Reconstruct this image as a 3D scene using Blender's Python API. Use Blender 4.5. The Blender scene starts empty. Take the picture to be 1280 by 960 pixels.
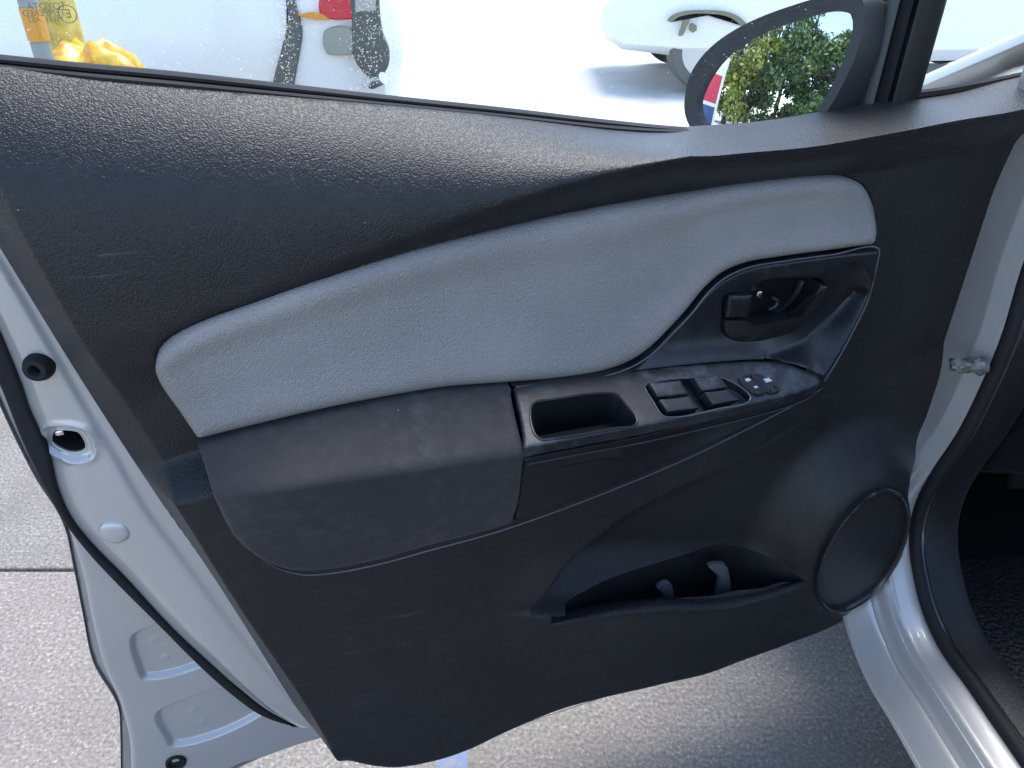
import bpy, math, random
import numpy as np
from math import radians
from mathutils import Vector, Matrix
from mathutils.geometry import delaunay_2d_cdt

random.seed(7)
rng = np.random.default_rng(7)
sc = bpy.context.scene
COL = sc.collection

# ------------------------------------------------------------------ camera, sky, sun, exposure
FPX, PITCH, CAMH = 961.0, radians(31.0), 1.17
cam_d = bpy.data.cameras.new('camera')
cam_d.sensor_width = 36.0
cam_d.lens = 36.0 * FPX / 1280.0
cam_d.clip_start = 0.02
cam_d.clip_end = 500.0
cam = bpy.data.objects.new('camera', cam_d)
cam.location = (0, 0, CAMH)
cam.rotation_euler = (radians(90) - PITCH, 0, 0)
COL.objects.link(cam)
sc.camera = cam

SUN_EL, SUN_AZ = radians(68), radians(16)      # azimuth clockwise from +Y
world = bpy.data.worlds.new('World')
sc.world = world
world.use_nodes = True
wn = world.node_tree
bg = wn.nodes['Background']
sky = wn.nodes.new('ShaderNodeTexSky')
sky.sky_type = 'NISHITA'
sky.sun_disc = False
sky.sun_elevation = SUN_EL
sky.sun_rotation = SUN_AZ
sky.air_density = 0.9
sky.dust_density = 1.0
sky.ozone_density = 1.0
wn.links.new(sky.outputs[0], bg.inputs[0])
bg.inputs[1].default_value = 0.15
sun_d = bpy.data.lights.new('sun', 'SUN')
sun_d.energy = 1.5
sun_d.angle = radians(35)
sun_d.color = (1.0, 0.95, 0.88)
sun = bpy.data.objects.new('sun', sun_d)
sdir = Vector((math.sin(SUN_AZ) * math.cos(SUN_EL), math.cos(SUN_AZ) * math.cos(SUN_EL), math.sin(SUN_EL)))
sun.rotation_euler = sdir.to_track_quat('Z', 'Y').to_euler()
COL.objects.link(sun)
sc.view_settings.view_transform = 'Standard'
sc.view_settings.look = 'None'
sc.view_settings.gamma = 1.0
sc.view_settings.exposure = 1.9
sc.view_settings.use_curve_mapping = False
sc.cycles.max_bounces = 6
sc.cycles.transparent_max_bounces = 12

# ------------------------------------------------------------------ view geometry (photo pixels of 1280x960 -> places)
CAM = np.array([0.0, 0.0, CAMH])
SP_, CP_ = math.sin(PITCH), math.cos(PITCH)
def rays(px, py):
    cx = (np.asarray(px, float) - 640) / FPX
    cy = (480 - np.asarray(py, float)) / FPX
    return np.stack([cx, CP_ + cy * SP_, -SP_ + cy * CP_], -1)
TH = radians(17.0)
DO = np.array([0.50, 0.82, 0.0])
DU = np.array([math.cos(TH), math.sin(TH), 0.0])
DN = np.array([math.sin(TH), -math.cos(TH), 0.0])
def unp(px, py, w=0.0):
    """pixel -> (u, v) on the door plane offset by w towards the cabin"""
    d = rays(px, py)
    t = (np.asarray(w) - (CAM - DO) @ DN) / (d @ DN)
    P = CAM + t[..., None] * d
    return (P - DO) @ DU, P[..., 2]
def W3(u, v, w):
    """door coordinates -> door local mesh coordinates"""
    return np.stack([np.asarray(u, float), -np.asarray(w, float), np.asarray(v, float) + 0 * np.asarray(u, float)], -1)
def door_world(u, v, w):
    return DO + u * DU + w * DN + np.array([0, 0, v])
def hit(px, py, f, w0=0.16, w1=-0.13, n=146):
    px = np.atleast_1d(np.asarray(px, float)); py = np.atleast_1d(np.asarray(py, float))
    ws = np.linspace(w0, w1, n)
    PX, WS = np.meshgrid(px, ws); PY, _ = np.meshgrid(py, ws)
    u, v = unp(PX, PY, WS)
    g = WS - f(u.ravel(), v.ravel()).reshape(u.shape)
    w = np.empty(len(px))
    for i in range(len(px)):
        c = np.where((g[:-1, i] > 0) & (g[1:, i] <= 0))[0]
        if len(c) == 0:
            w[i] = ws[np.argmin(abs(g[:, i])) ]
        else:
            k = c[0]; a, b = g[k, i], g[k + 1, i]
            w[i] = ws[k] + (ws[k + 1] - ws[k]) * a / (a - b)
    u, v = unp(px, py, w)
    return u, v, w

def smooth_px(pts, closed=False, step=5.0):
    """Catmull-Rom through rows of numbers; a row ending in 'c' is a sharp corner."""
    cor = [isinstance(p[-1], str) for p in pts]
    P = np.array([[float(q) for q in p if not isinstance(q, str)] for p in pts])
    n = len(P); out = []
    m = n if closed else n - 1
    for i in range(m):
        a, b = P[i], P[(i + 1) % n]
        p0 = P[i - 1] if (closed or i > 0) else 2 * a - b
        p3 = P[(i + 2) % n] if (closed or i + 2 < n) else 2 * b - a
        if cor[i]: p0 = 2 * a - b
        if cor[(i + 1) % n]: p3 = 2 * b - a
        L = np.linalg.norm((b - a)[:2])
        k = max(1, int(round(L / step)))
        l0 = max(np.linalg.norm((a - p0)[:2]), 1e-6); l2 = max(np.linalg.norm((p3 - b)[:2]), 1e-6); l1 = max(L, 1e-6)
        m1 = ((a - p0) / l0 * l1 + (b - a)) * 0.5
        m2 = ((p3 - b) / l2 * l1 + (b - a)) * 0.5
        for j in range(k):
            t = j / k
            out.append((2*t**3 - 3*t**2 + 1) * a + (t**3 - 2*t**2 + t) * m1 + (-2*t**3 + 3*t**2) * b + (t**3 - t**2) * m2)
    if not closed: out.append(P[-1])
    return np.array(out)
def sstep(x, a=0.0, b=1.0):
    t = np.clip((x - a) / (b - a), 0, 1)
    return t * t * (3 - 2 * t)

# ------------------------------------------------------------------ polygon helpers
def area2(P):
    x, y = P[:, 0], P[:, 1]
    return np.sum(x * np.roll(y, -1) - np.roll(x, -1) * y)
def ccw(P): return P if area2(P) > 0 else P[::-1]
def inside(P, x, y):
    c = np.zeros(x.shape, bool)
    n = len(P)
    for i in range(n):
        x0, y0 = P[i]; x1, y1 = P[(i + 1) % n]
        if y0 == y1: continue
        s = ((y0 > y) != (y1 > y)) & (x < (x1 - x0) * (y - y0) / (y1 - y0) + x0)
        c ^= s
    return c
def dist(P, x, y, closed=True):
    d = np.full(x.shape, 1e9)
    n = len(P)
    for i in range(n if closed else n - 1):
        a = P[i]; b = P[(i + 1) % n]; ab = b - a
        L2 = ab @ ab
        if L2 < 1e-16: continue
        t = np.clip(((x - a[0]) * ab[0] + (y - a[1]) * ab[1]) / L2, 0, 1)
        d = np.minimum(d, (x - a[0] - t * ab[0]) ** 2 + (y - a[1] - t * ab[1]) ** 2)
    return np.sqrt(d)
def sdf(P, x, y):
    x = np.asarray(x, float); y = np.asarray(y, float)
    d = dist(P, x, y)
    return np.where(inside(P, x, y), d, -d)

# ------------------------------------------------------------------ objects
def link(name, me, mat, parent=None):
    o = bpy.data.objects.new(name, me)
    COL.objects.link(o)
    if mat is not None: me.materials.append(mat)
    if parent is not None:
        o.parent = parent
        if parent.get('_world'):
            o.matrix_parent_inverse = Matrix.Translation(parent.location).inverted()
    return o
def mesh(name, V, Fc, mat, parent=None, sharp=38, smooth=True):
    me = bpy.data.meshes.new(name)
    me.from_pydata([tuple(map(float, v)) for v in V], [], [tuple(map(int, f)) for f in Fc])
    me.update()
    if smooth:
        me.polygons.foreach_set('use_smooth', [True] * len(me.polygons))
        if sharp: me.set_sharp_from_angle(angle=radians(sharp))
    return link(name, me, mat, parent)
def tag(o, label, cat=None, group=None, kind=None):
    if label: o['label'] = label
    if cat: o['category'] = cat
    if group: o['group'] = group
    if kind: o['kind'] = kind
    return o
def thing(name, loc, label, cat, group=None, rz=0.0, world=False):
    e = bpy.data.objects.new(name, None)
    e.empty_display_size = 0.1
    e.location = loc; e.rotation_euler = (0, 0, rz)
    if world: e['_world'] = 1
    COL.objects.link(e)
    return tag(e, label, cat, group)

def sheet(name, parent, mat, poly, wf, res=0.005, holes=(), skirt=(0, 0, -0.012), rnd=0.0, rdepth=None, extra=None, mapf=W3, sharp=38, lip=None, tri=None, drop=None):
    """A moulded skin over a flat outline (u, v), height wf(u, v), edge rounded over rnd, sides folded back by skirt."""
    P = ccw(np.asarray(poly)[:, :2])
    HO = [ccw(np.asarray(h)[:, :2]) for h in holes]
    lo, hi = P.min(0), P.max(0)
    gx = np.arange(lo[0], hi[0], res); gy = np.arange(lo[1], hi[1], res * 0.866)
    X, Y = np.meshgrid(gx, gy)
    X = X + (np.arange(len(gy)) % 2)[:, None] * res * 0.5
    pts = np.stack([X.ravel(), Y.ravel()], -1)
    if drop is not None: pts = pts[~drop(pts[:, 0], pts[:, 1])]
    if extra is not None: pts = np.vstack([pts, extra])
    rings = []
    if rnd > 0:
        nxt = np.roll(P, -1, 0); prv = np.roll(P, 1, 0)
        tg = nxt - prv; tg /= np.maximum(np.linalg.norm(tg, axis=1), 1e-9)[:, None]
        nrm = np.stack([-tg[:, 1], tg[:, 0]], -1)
        for k in (0.08, 0.25, 0.5, 0.8):
            q = P + nrm * rnd * k
            q = q[(sdf(P, q[:, 0], q[:, 1]) > rnd * k * 0.9)]
            rings.append(q)
        dd = sdf(P, pts[:, 0], pts[:, 1])
        pts = pts[dd > rnd]
        pts = np.vstack([pts] + rings)
    else:
        dd = sdf(P, pts[:, 0], pts[:, 1])
        pts = pts[dd > (res * 0.35 if tri is None else .0004)]
    for h in HO:
        pts = pts[sdf(h, pts[:, 0], pts[:, 1]) < -res * 0.3]
    allp = [P] + HO
    V = np.vstack(allp + [pts])
    edges = []; base = 0; loops = []
    for a in allp:
        n = len(a)
        idx = list(range(base, base + n)); loops.append(idx)
        edges += [(idx[i], idx[(i + 1) % n]) for i in range(n)]
        base += n
    vo, eo, fo, ov, oe, of = delaunay_2d_cdt([Vector(p) for p in (V if tri is None else tri(V))], edges, [], 0, 1e-7)
    VV = np.array([[p.x, p.y] for p in vo])
    remap = {}
    for i, l in enumerate(ov):
        for j in l: remap[j] = i
        if tri is not None and len(l): VV[i] = V[l[0]]
    Fc = np.array([f for f in fo if len(f) == 3])
    c = VV[Fc].mean(1)
    keep = inside(P, c[:, 0], c[:, 1])
    for h in HO: keep &= ~inside(h, c[:, 0], c[:, 1])
    Fc = Fc[keep]
    t = VV[Fc]
    ar = (t[:, 1, 0] - t[:, 0, 0]) * (t[:, 2, 1] - t[:, 0, 1]) - (t[:, 2, 0] - t[:, 0, 0]) * (t[:, 1, 1] - t[:, 0, 1])
    Fc[ar < 0] = Fc[ar < 0][:, ::-1]
    # keep one connected skin
    lab = np.arange(len(VV))
    for _ in range(400):
        m_ = lab[Fc].min(1); new = lab.copy(); np.minimum.at(new, Fc.ravel(), np.repeat(m_, 3)); new = new[new]
        if (new == lab).all(): break
        lab = new
    fl_ = lab[Fc[:, 0]]; vals, cnt = np.unique(fl_, return_counts=True); Fc = Fc[fl_ == vals[cnt.argmax()]]
    w = wf(VV[:, 0], VV[:, 1])
    if rnd > 0:
        s = np.clip(sdf(P, VV[:, 0], VV[:, 1]) / rnd, 0, 1)
        w = w - (rdepth or rnd) * (1 - np.sqrt(np.clip(1 - (1 - s) ** 2, 0, 1)))
    XYZ = mapf(VV[:, 0], VV[:, 1], w)
    Vl = [tuple(p) for p in XYZ]; Fl = [tuple(f) for f in Fc]
    sk = []
    if skirt is not None: sk.append((loops[0], skirt))
    if lip is not None:
        for l in loops[1:]: sk.append((l, lip))
    used = set(np.unique(Fc).tolist())
    for l, s in sk:
        ids = [remap[i] for i in l]
        b = len(Vl)
        q = mapf(VV[ids, 0] + s[0], VV[ids, 1] + s[1], w[ids] + s[2])
        Vl += [tuple(p) for p in q]
        n = len(ids)
        for i in range(n):
            j = (i + 1) % n
            if ids[i] not in used or ids[j] not in used: continue
            if l is loops[0]: Fl.append((ids[j], ids[i], b + i, b + j))
            else: Fl.append((ids[i], ids[j], b + j, b + i))
    us = sorted({i for f in Fl for i in f}); mp_ = {o: i for i, o in enumerate(us)}
    return mesh(name, [Vl[i] for i in us], [tuple(mp_[i] for i in f) for f in Fl], mat, parent, sharp)

def loft(name, rings, mat, parent=None, closed=True, cap0=False, cap1=False, sharp=38):
    R = [np.asarray(r, float) for r in rings]
    n = len(R[0]); V = np.vstack(R); Fc = []
    for i in range(len(R) - 1):
        for j in range(n if closed else n - 1):
            k = (j + 1) % n
            Fc.append((i * n + j, i * n + k, (i + 1) * n + k, (i + 1) * n + j))
    V = [tuple(v) for v in V]
    if cap0:
        V.append(tuple(R[0].mean(0))); c = len(V) - 1
        for j in range(n): Fc.append((c, (j + 1) % n, j))
    if cap1:
        V.append(tuple(R[-1].mean(0))); c = len(V) - 1; b = (len(R) - 1) * n
        for j in range(n): Fc.append((c, b + j, b + (j + 1) % n))
    return mesh(name, V, Fc, mat, parent, sharp)
def tube_rings(pts, r, n=10, flat=1.0, up=None):
    pts = np.asarray(pts, float); m = len(pts)
    rr = np.broadcast_to(np.asarray(r, float), (m,))
    T = np.gradient(pts, axis=0); T /= np.linalg.norm(T, axis=1)[:, None]
    up = np.array([0, 0, 1.0]) if up is None else np.asarray(up, float)
    out = []
    for i in range(m):
        a = np.cross(T[i], up)
        if np.linalg.norm(a) < 1e-3: a = np.cross(T[i], [1, 0, 0])
        a /= np.linalg.norm(a); b = np.cross(a, T[i])
        th = np.linspace(0, 2 * np.pi, n, endpoint=False)
        out.append(pts[i] + rr[i] * (np.cos(th)[:, None] * a + flat * np.sin(th)[:, None] * b))
    return out
def tube(name, pts, r, mat, parent=None, n=10, flat=1.0, up=None):
    return loft(name, tube_rings(pts, r, n, flat, up), mat, parent, True, True, True)
def box(name, lo, hi, mat, parent=None, bev=0.0):
    lo = np.array(lo, float); hi = np.array(hi, float)
    b = min(bev, *(0.49 * (hi - lo))) if bev else 0
    if b:
        def ring(z, ins):
            x0, y0, x1, y1 = lo[0] + ins, lo[1] + ins, hi[0] - ins, hi[1] - ins
            c = b * 0.6
            return np.array([[x0 + c, y0, z], [x1 - c, y0, z], [x1, y0 + c, z], [x1, y1 - c, z], [x1 - c, y1, z], [x0 + c, y1, z], [x0, y1 - c, z], [x0, y0 + c, z]])
        R = [ring(lo[2], b), ring(lo[2] + b * .3, b * .3), ring(lo[2] + b, 0), ring(hi[2] - b, 0), ring(hi[2] - b * .3, b * .3), ring(hi[2], b)]
        return loft(name, R, mat, parent, True, True, True, 50)
    V = [(x, y, z) for x in (lo[0], hi[0]) for y in (lo[1], hi[1]) for z in (lo[2], hi[2])]
    Fc = [(0, 1, 3, 2), (4, 6, 7, 5), (0, 4, 5, 1), (2, 3, 7, 6), (0, 2, 6, 4), (1, 5, 7, 3)]
    return mesh(name, V, Fc, mat, parent, smooth=False)

def on_surface(pxpts, f, closed=True, step=4.0):
    q = smooth_px(pxpts, closed, step)
    u, v, w = hit(q[:, 0], q[:, 1], f)
    return W3(u, v, w)
def plane_normal(P):
    c = P.mean(0); _, _, vt = np.linalg.svd(P - c)
    n = vt[2]
    camL = np.array([(CAM - DO) @ DU, -((CAM - DO) @ DN), CAM[2]])
    return n if n @ (camL - c) > 0 else -n
def prism(name, parent, mat, pxpts, f, h=0.003, depth=0.006, bev=0.0012, step=4.0, flat=True, dome=0.0):
    """A raised plate outlined in the photograph and standing on surface f."""
    P = on_surface(pxpts, f, True, step)
    n = plane_normal(P); c = P.mean(0)
    if flat: P = P - ((P - c) @ n)[:, None] * n
    R = []
    r = np.linalg.norm(P - c, axis=1)[:, None]
    def shrink(d): return c + (P - c) * np.clip(1 - d / np.maximum(r, 1e-6), 0.05, 1)
    R.append(P - n * depth)
    R.append(P + n * (h - bev))
    R.append(shrink(bev * 0.35) + n * (h - bev * 0.3))
    R.append(shrink(bev) + n * h)
    if dome:
        for k in (0.25, 0.5, 0.75):
            R.append(c + (P - c) * (1 - k) * np.clip(1 - bev / np.maximum(r, 1e-6), .05, 1) + n * (h + dome * (1 - (1 - k) ** 2)))
    o = loft(name, R, mat, parent, True, False, True)
    return o
def cup(name, parent, mat, rim, vec, shrink=0.92, lipw=0.0, n_in=None):
    rim = np.asarray(rim); c = rim.mean(0); vec = np.asarray(vec)
    R = []
    if lipw: R.append(c + (rim - c) * (1 + lipw))
    R += [rim, c + (rim - c) * (1 - (1 - shrink) * .25) + vec * 0.08, c + (rim - c) * (1 - (1 - shrink) * .6) + vec * 0.85,
          c + (rim - c) * (shrink * 0.97) + vec * 0.98, c + (rim - c) * (shrink * 0.9) + vec]
    return loft(name, R, mat, parent, True, False, True)

# ------------------------------------------------------------------ materials
def mat_new(name):
    m = bpy.data.materials.new(name); m.use_nodes = True
    nt = m.node_tree
    return m, nt, nt.nodes['Principled BSDF']
def N(nt, typ, **kw):
    n = nt.nodes.new(typ)
    for k, v in kw.items():
        if k.startswith('i_'): n.inputs[k[2:].replace('_', ' ')].default_value = v
        else: setattr(n, k, v)
    return n
def coords(nt, scale=(1, 1, 1)):
    tc = N(nt, 'ShaderNodeTexCoord'); mp = N(nt, 'ShaderNodeMapping')
    mp.inputs['Scale'].default_value = scale
    nt.links.new(tc.outputs['Object'], mp.inputs[0])
    return mp.outputs[0]
def simple(name, col, rough=0.5, metal=0.0, spec=0.5, coat=0.0, emit=None, estr=0.0, alpha=None):
    m, nt, b = mat_new(name)
    b.inputs['Base Color'].default_value = (*col, 1)
    b.inputs['Roughness'].default_value = rough
    b.inputs['Metallic'].default_value = metal
    b.inputs['Specular IOR Level'].default_value = spec
    b.inputs['Coat Weight'].default_value = coat
    b.inputs['Coat Roughness'].default_value = 0.06
    # a little unevenness so that nothing is perfectly uniform
    v = coords(nt)
    ns = N(nt, 'ShaderNodeTexNoise', i_Scale=14.0, i_Detail=5.0)
    nt.links.new(v, ns.inputs['Vector'])
    mr = N(nt, 'ShaderNodeMapRange'); mr.inputs['To Min'].default_value = max(0.02, rough - .07); mr.inputs['To Max'].default_value = min(1, rough + .1)
    nt.links.new(ns.outputs['Fac'], mr.inputs['Value']); nt.links.new(mr.outputs[0], b.inputs['Roughness'])
    return m
def ramp(nt, src, p0, p1, c0=(0, 0, 0, 1), c1=(1, 1, 1, 1)):
    r = N(nt, 'ShaderNodeValToRGB')
    r.color_ramp.elements[0].position = p0; r.color_ramp.elements[0].color = c0
    r.color_ramp.elements[1].position = p1; r.color_ramp.elements[1].color = c1
    nt.links.new(src, r.inputs[0])
    return r.outputs[0]
def mixc(nt, fac, a, b):
    x = N(nt, 'ShaderNodeMix', data_type='RGBA')
    for s, val in ((x.inputs[0], fac), (x.inputs[6], a), (x.inputs[7], b)):
        if hasattr(val, 'links'): nt.links.new(val, s)
        elif isinstance(val, tuple): s.default_value = (*val, 1) if len(val) == 3 else val
        else: s.default_value = val
    return x.outputs[2]
def grained(name, col, rough=0.5, scale=520.0, strength=0.5, height=0.0004, dust=0.0, dustcol=(.2, .2, .2), stretch=(1, 1, 1), spec=0.5, scuff=0.0, sheen=0.0, detail2=True):
    """Moulded plastic or vinyl with a leather grain, dust and fine scuffs."""
    m, nt, b = mat_new(name)
    v = coords(nt, stretch)
    wob = N(nt, 'ShaderNodeTexNoise', i_Scale=scale * .35, i_Detail=2.0); nt.links.new(v, wob.inputs['Vector'])
    add = N(nt, 'ShaderNodeVectorMath', operation='MULTIPLY_ADD')
    add.inputs[1].default_value = (0.004, 0.004, 0.004)
    nt.links.new(wob.outputs['Color'], add.inputs[0]); nt.links.new(v, add.inputs[2])
    vo = N(nt, 'ShaderNodeTexVoronoi', feature='SMOOTH_F1'); vo.inputs['Scale'].default_value = scale; vo.inputs['Smoothness'].default_value = 0.6
    nt.links.new(add.outputs[0], vo.inputs['Vector'])
    bump = N(nt, 'ShaderNodeBump', invert=True); bump.inputs['Strength'].default_value = strength; bump.inputs['Distance'].default_value = height
    nt.links.new(vo.outputs['Distance'], bump.inputs['Height'])
    big = N(nt, 'ShaderNodeTexNoise', i_Scale=9.0, i_Detail=3.0); nt.links.new(v, big.inputs['Vector'])
    b2 = N(nt, 'ShaderNodeBump'); b2.inputs['Strength'].default_value = 0.06; b2.inputs['Distance'].default_value = 0.002
    nt.links.new(big.outputs['Fac'], b2.inputs['Height']); nt.links.new(b2.outputs[0], bump.inputs['Normal'])
    nt.links.new(bump.outputs[0], b.inputs['Normal'])
    colo = mixc(nt, ramp(nt, big.outputs['Fac'], .3, .7), tuple(c * .9 for c in col), tuple(min(1, c * 1.1) for c in col))
    if dust:
        d1 = N(nt, 'ShaderNodeTexNoise', i_Scale=60.0, i_Detail=8.0, i_Roughness=.7); nt.links.new(v, d1.inputs['Vector'])
        d2 = N(nt, 'ShaderNodeTexNoise', i_Scale=11.0, i_Detail=4.0); nt.links.new(v, d2.inputs['Vector'])
        mul = N(nt, 'ShaderNodeMath', operation='MULTIPLY'); nt.links.new(ramp(nt, d1.outputs['Fac'], .45, .75), mul.inputs[0]); nt.links.new(ramp(nt, d2.outputs['Fac'], .35, .7), mul.inputs[1])
        m3 = N(nt, 'ShaderNodeMath', operation='MULTIPLY'); m3.inputs[1].default_value = dust; nt.links.new(mul.outputs[0], m3.inputs[0])
        colo = mixc(nt, m3.outputs[0], colo, dustcol)
        # single specks of lint
        sp = N(nt, 'ShaderNodeTexVoronoi', feature='F1'); sp.inputs['Scale'].default_value = 95.0; nt.links.new(v, sp.inputs['Vector'])
        lt = N(nt, 'ShaderNodeMath', operation='LESS_THAN'); lt.inputs[1].default_value = 0.055; nt.links.new(sp.outputs['Distance'], lt.inputs[0])
        wn_ = N(nt, 'ShaderNodeMath', operation='GREATER_THAN'); wn_.inputs[1].default_value = 0.86
        nt.links.new(sp.outputs['Color'], wn_.inputs[0])
        ml = N(nt, 'ShaderNodeMath', operation='MULTIPLY'); nt.links.new(lt.outputs[0], ml.inputs[0]); nt.links.new(wn_.outputs[0], ml.inputs[1])
        ms = N(nt, 'ShaderNodeMath', operation='MULTIPLY'); ms.inputs[1].default_value = 0.5; nt.links.new(ml.outputs[0], ms.inputs[0])
        colo = mixc(nt, ms.outputs[0], colo, (.45, .45, .45))
    if scuff:
        sm = N(nt, 'ShaderNodeMapping'); sm.inputs['Scale'].default_value = (14, 14, 150); sm.inputs['Rotation'].default_value = (0, .5, 0); nt.links.new(v, sm.inputs[0])
        s1 = N(nt, 'ShaderNodeTexNoise', i_Scale=1.0, i_Detail=2.0); nt.links.new(sm.outputs[0], s1.inputs['Vector'])
        s2 = N(nt, 'ShaderNodeTexNoise', i_Scale=5.0, i_Detail=3.0); nt.links.new(v, s2.inputs['Vector'])
        sx_ = N(nt, 'ShaderNodeMath', operation='MULTIPLY'); nt.links.new(ramp(nt, s1.outputs['Fac'], .66, .74), sx_.inputs[0]); nt.links.new(ramp(nt, s2.outputs['Fac'], .45, .7), sx_.inputs[1])
        sy_ = N(nt, 'ShaderNodeMath', operation='MULTIPLY'); sy_.inputs[1].default_value = scuff; nt.links.new(sx_.outputs[0], sy_.inputs[0])
        colo = mixc(nt, sy_.outputs[0], colo, (.06, .06, .065))
    nt.links.new(colo, b.inputs['Base Color'])
    mr = N(nt, 'ShaderNodeMapRange'); mr.inputs['To Min'].default_value = rough - .05; mr.inputs['To Max'].default_value = rough + .08
    nt.links.new(big.outputs['Fac'], mr.inputs['Value']); nt.links.new(mr.outputs[0], b.inputs['Roughness'])
    b.inputs['Specular IOR Level'].default_value = spec
    if sheen: b.inputs['Sheen Weight'].default_value = sheen
    return m

M = {}
M['trim'] = grained('black_grained_plastic', (.0052, .0057, .0068), .42, 620, .8, .0008, dust=.2, dustcol=(.07, .07, .075), spec=.32, scuff=.5)
M['insert'] = grained('light_grey_vinyl', (.205, .192, .178), .47, 620, 1.0, .0009, spec=.5)
M['pad'] = grained('charcoal_woven_cloth', (.018, .0175, .019), .65, 900, .6, .0003, dust=.2, spec=.3, sheen=.08)
M['satin'] = grained('satin_black_plastic', (.008, .009, .011), .40, 1200, .12, .0002, dust=.85, dustcol=(.11, .13, .16), spec=.4)
M['smoothblk'] = grained('smooth_black_plastic', (.008, .0085, .010), .38, 1100, .15, .0002, dust=.15, dustcol=(.08, .08, .09), spec=.35)
M['edge'] = grained('highlight_grey_edge', (.055, .06, .07), .3, 1200, .1, .0002, spec=.6)  # edge highlight put into a paler grey base colour
_b = M['trim'].node_tree.nodes['Principled BSDF']; _b.inputs['Sheen Weight'].default_value = .04; _b.inputs['Sheen Roughness'].default_value = .45; _b.inputs['Coat Weight'].default_value = .14; _b.inputs['Coat Roughness'].default_value = .42
M['bezel'] = grained('bezel_black_plastic', (.007, .0075, .009), .33, 1200, .12, .0002, dust=.2, dustcol=(.10, .12, .15), spec=.42)
M['rubber'] = simple('black_rubber', (.010, .010, .011), .72, spec=.3)
M['dark'] = simple('dark_cavity_plastic', (.008, .008, .009), .6)
M['glossblk'] = simple('gloss_black_plastic', (.012, .012, .014), .18)
M['white_ink'] = simple('white_print', (.42, .43, .44), .5)
M['greyplastic'] = simple('grey_moulded_clip', (.05, .055, .062), .5)
M['chrome'] = simple('bright_metal', (.75, .75, .76), .15, metal=1.0)
M['mirror'] = simple('mirror_silver', (.86, .88, .9), .01, metal=1.0)
for n_ in M['mirror'].node_tree.nodes:
    if n_.type == 'MAP_RANGE': n_.inputs['To Min'].default_value = 0.0; n_.inputs['To Max'].default_value = 0.015

def paint(name, col, metal, rough=.32, flake=True):
    m, nt, b = mat_new(name)
    v = coords(nt)
    b.inputs['Metallic'].default_value = metal
    b.inputs['Roughness'].default_value = rough
    b.inputs['Coat Weight'].default_value = 0.8
    b.inputs['Coat Roughness'].default_value = 0.08
    ns = N(nt, 'ShaderNodeTexNoise', i_Scale=7.0, i_Detail=6.0); nt.links.new(v, ns.inputs['Vector'])
    c = mixc(nt, ramp(nt, ns.outputs['Fac'], .35, .7), tuple(x * .93 for x in col), col)
    # dried dirt in small patches
    d = N(nt, 'ShaderNodeTexNoise', i_Scale=38.0, i_Detail=8.0, i_Roughness=.72); nt.links.new(v, d.inputs['Vector'])
    c = mixc(nt, ramp(nt, d.outputs['Fac'], .6, .95, (0, 0, 0, 1), (.5, .5, .5, 1)), c, (.3, .29, .27))
    nt.links.new(c, b.inputs['Base Color'])
    if flake:
        f = N(nt, 'ShaderNodeTexNoise', i_Scale=2600.0, i_Detail=1.0); nt.links.new(v, f.inputs['Vector'])
        bp = N(nt, 'ShaderNodeBump'); bp.inputs['Strength'].default_value = .12; bp.inputs['Distance'].default_value = .0002
        nt.links.new(f.outputs['Fac'], bp.inputs['Height']); nt.links.new(bp.outputs[0], b.inputs['Normal'])
    return m
M['silver'] = paint('silver_metallic_paint', (.43, .418, .40), .3)
M['whitepaint'] = simple('white_car_paint', (.86, .86, .85), .3, coat=.5)

def glass_mat(name, tint=(.93, .97, .96), dirt=0.03, rough=0.02):
    m = bpy.data.materials.new(name); m.use_nodes = True
    nt = m.node_tree; nt.nodes.clear()
    out = N(nt, 'ShaderNodeOutputMaterial')
    tr = N(nt, 'ShaderNodeBsdfTransparent'); tr.inputs[0].default_value = (*tint, 1)
    gl = N(nt, 'ShaderNodeBsdfGlossy'); gl.inputs['Roughness'].default_value = rough
    fr = N(nt, 'ShaderNodeFresnel'); fr.inputs[0].default_value = 1.25
    mx = N(nt, 'ShaderNodeMixShader')
    nt.links.new(fr.outputs[0], mx.inputs[0]); nt.links.new(tr.outputs[0], mx.inputs[1]); nt.links.new(gl.outputs[0], mx.inputs[2])
    df = N(nt, 'ShaderNodeBsdfDiffuse'); df.inputs[0].default_value = (.55, .55, .5, 1)
    v = coords(nt)
    n1 = N(nt, 'ShaderNodeTexNoise', i_Scale=420.0, i_Detail=4.0, i_Roughness=.7); nt.links.new(v, n1.inputs['Vector'])
    n2 = N(nt, 'ShaderNodeTexNoise', i_Scale=6.0, i_Detail=3.0); nt.links.new(v, n2.inputs['Vector'])
    mu = N(nt, 'ShaderNodeMath', operation='MULTIPLY'); nt.links.new(ramp(nt, n1.outputs['Fac'], .5, .72), mu.inputs[0]); nt.links.new(ramp(nt, n2.outputs['Fac'], .35, .7), mu.inputs[1])
    m2 = N(nt, 'ShaderNodeMath', operation='MULTIPLY'); m2.inputs[1].default_value = dirt * 6; nt.links.new(mu.outputs[0], m2.inputs[0])
    mx2 = N(nt, 'ShaderNodeMixShader')
    nt.links.new(m2.outputs[0], mx2.inputs[0]); nt.links.new(mx.outputs[0], mx2.inputs[1]); nt.links.new(df.outputs[0], mx2.inputs[2])
    nt.links.new(mx2.outputs[0], out.inputs[0])
    return m
M['glass'] = glass_mat('door_glass')

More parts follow.
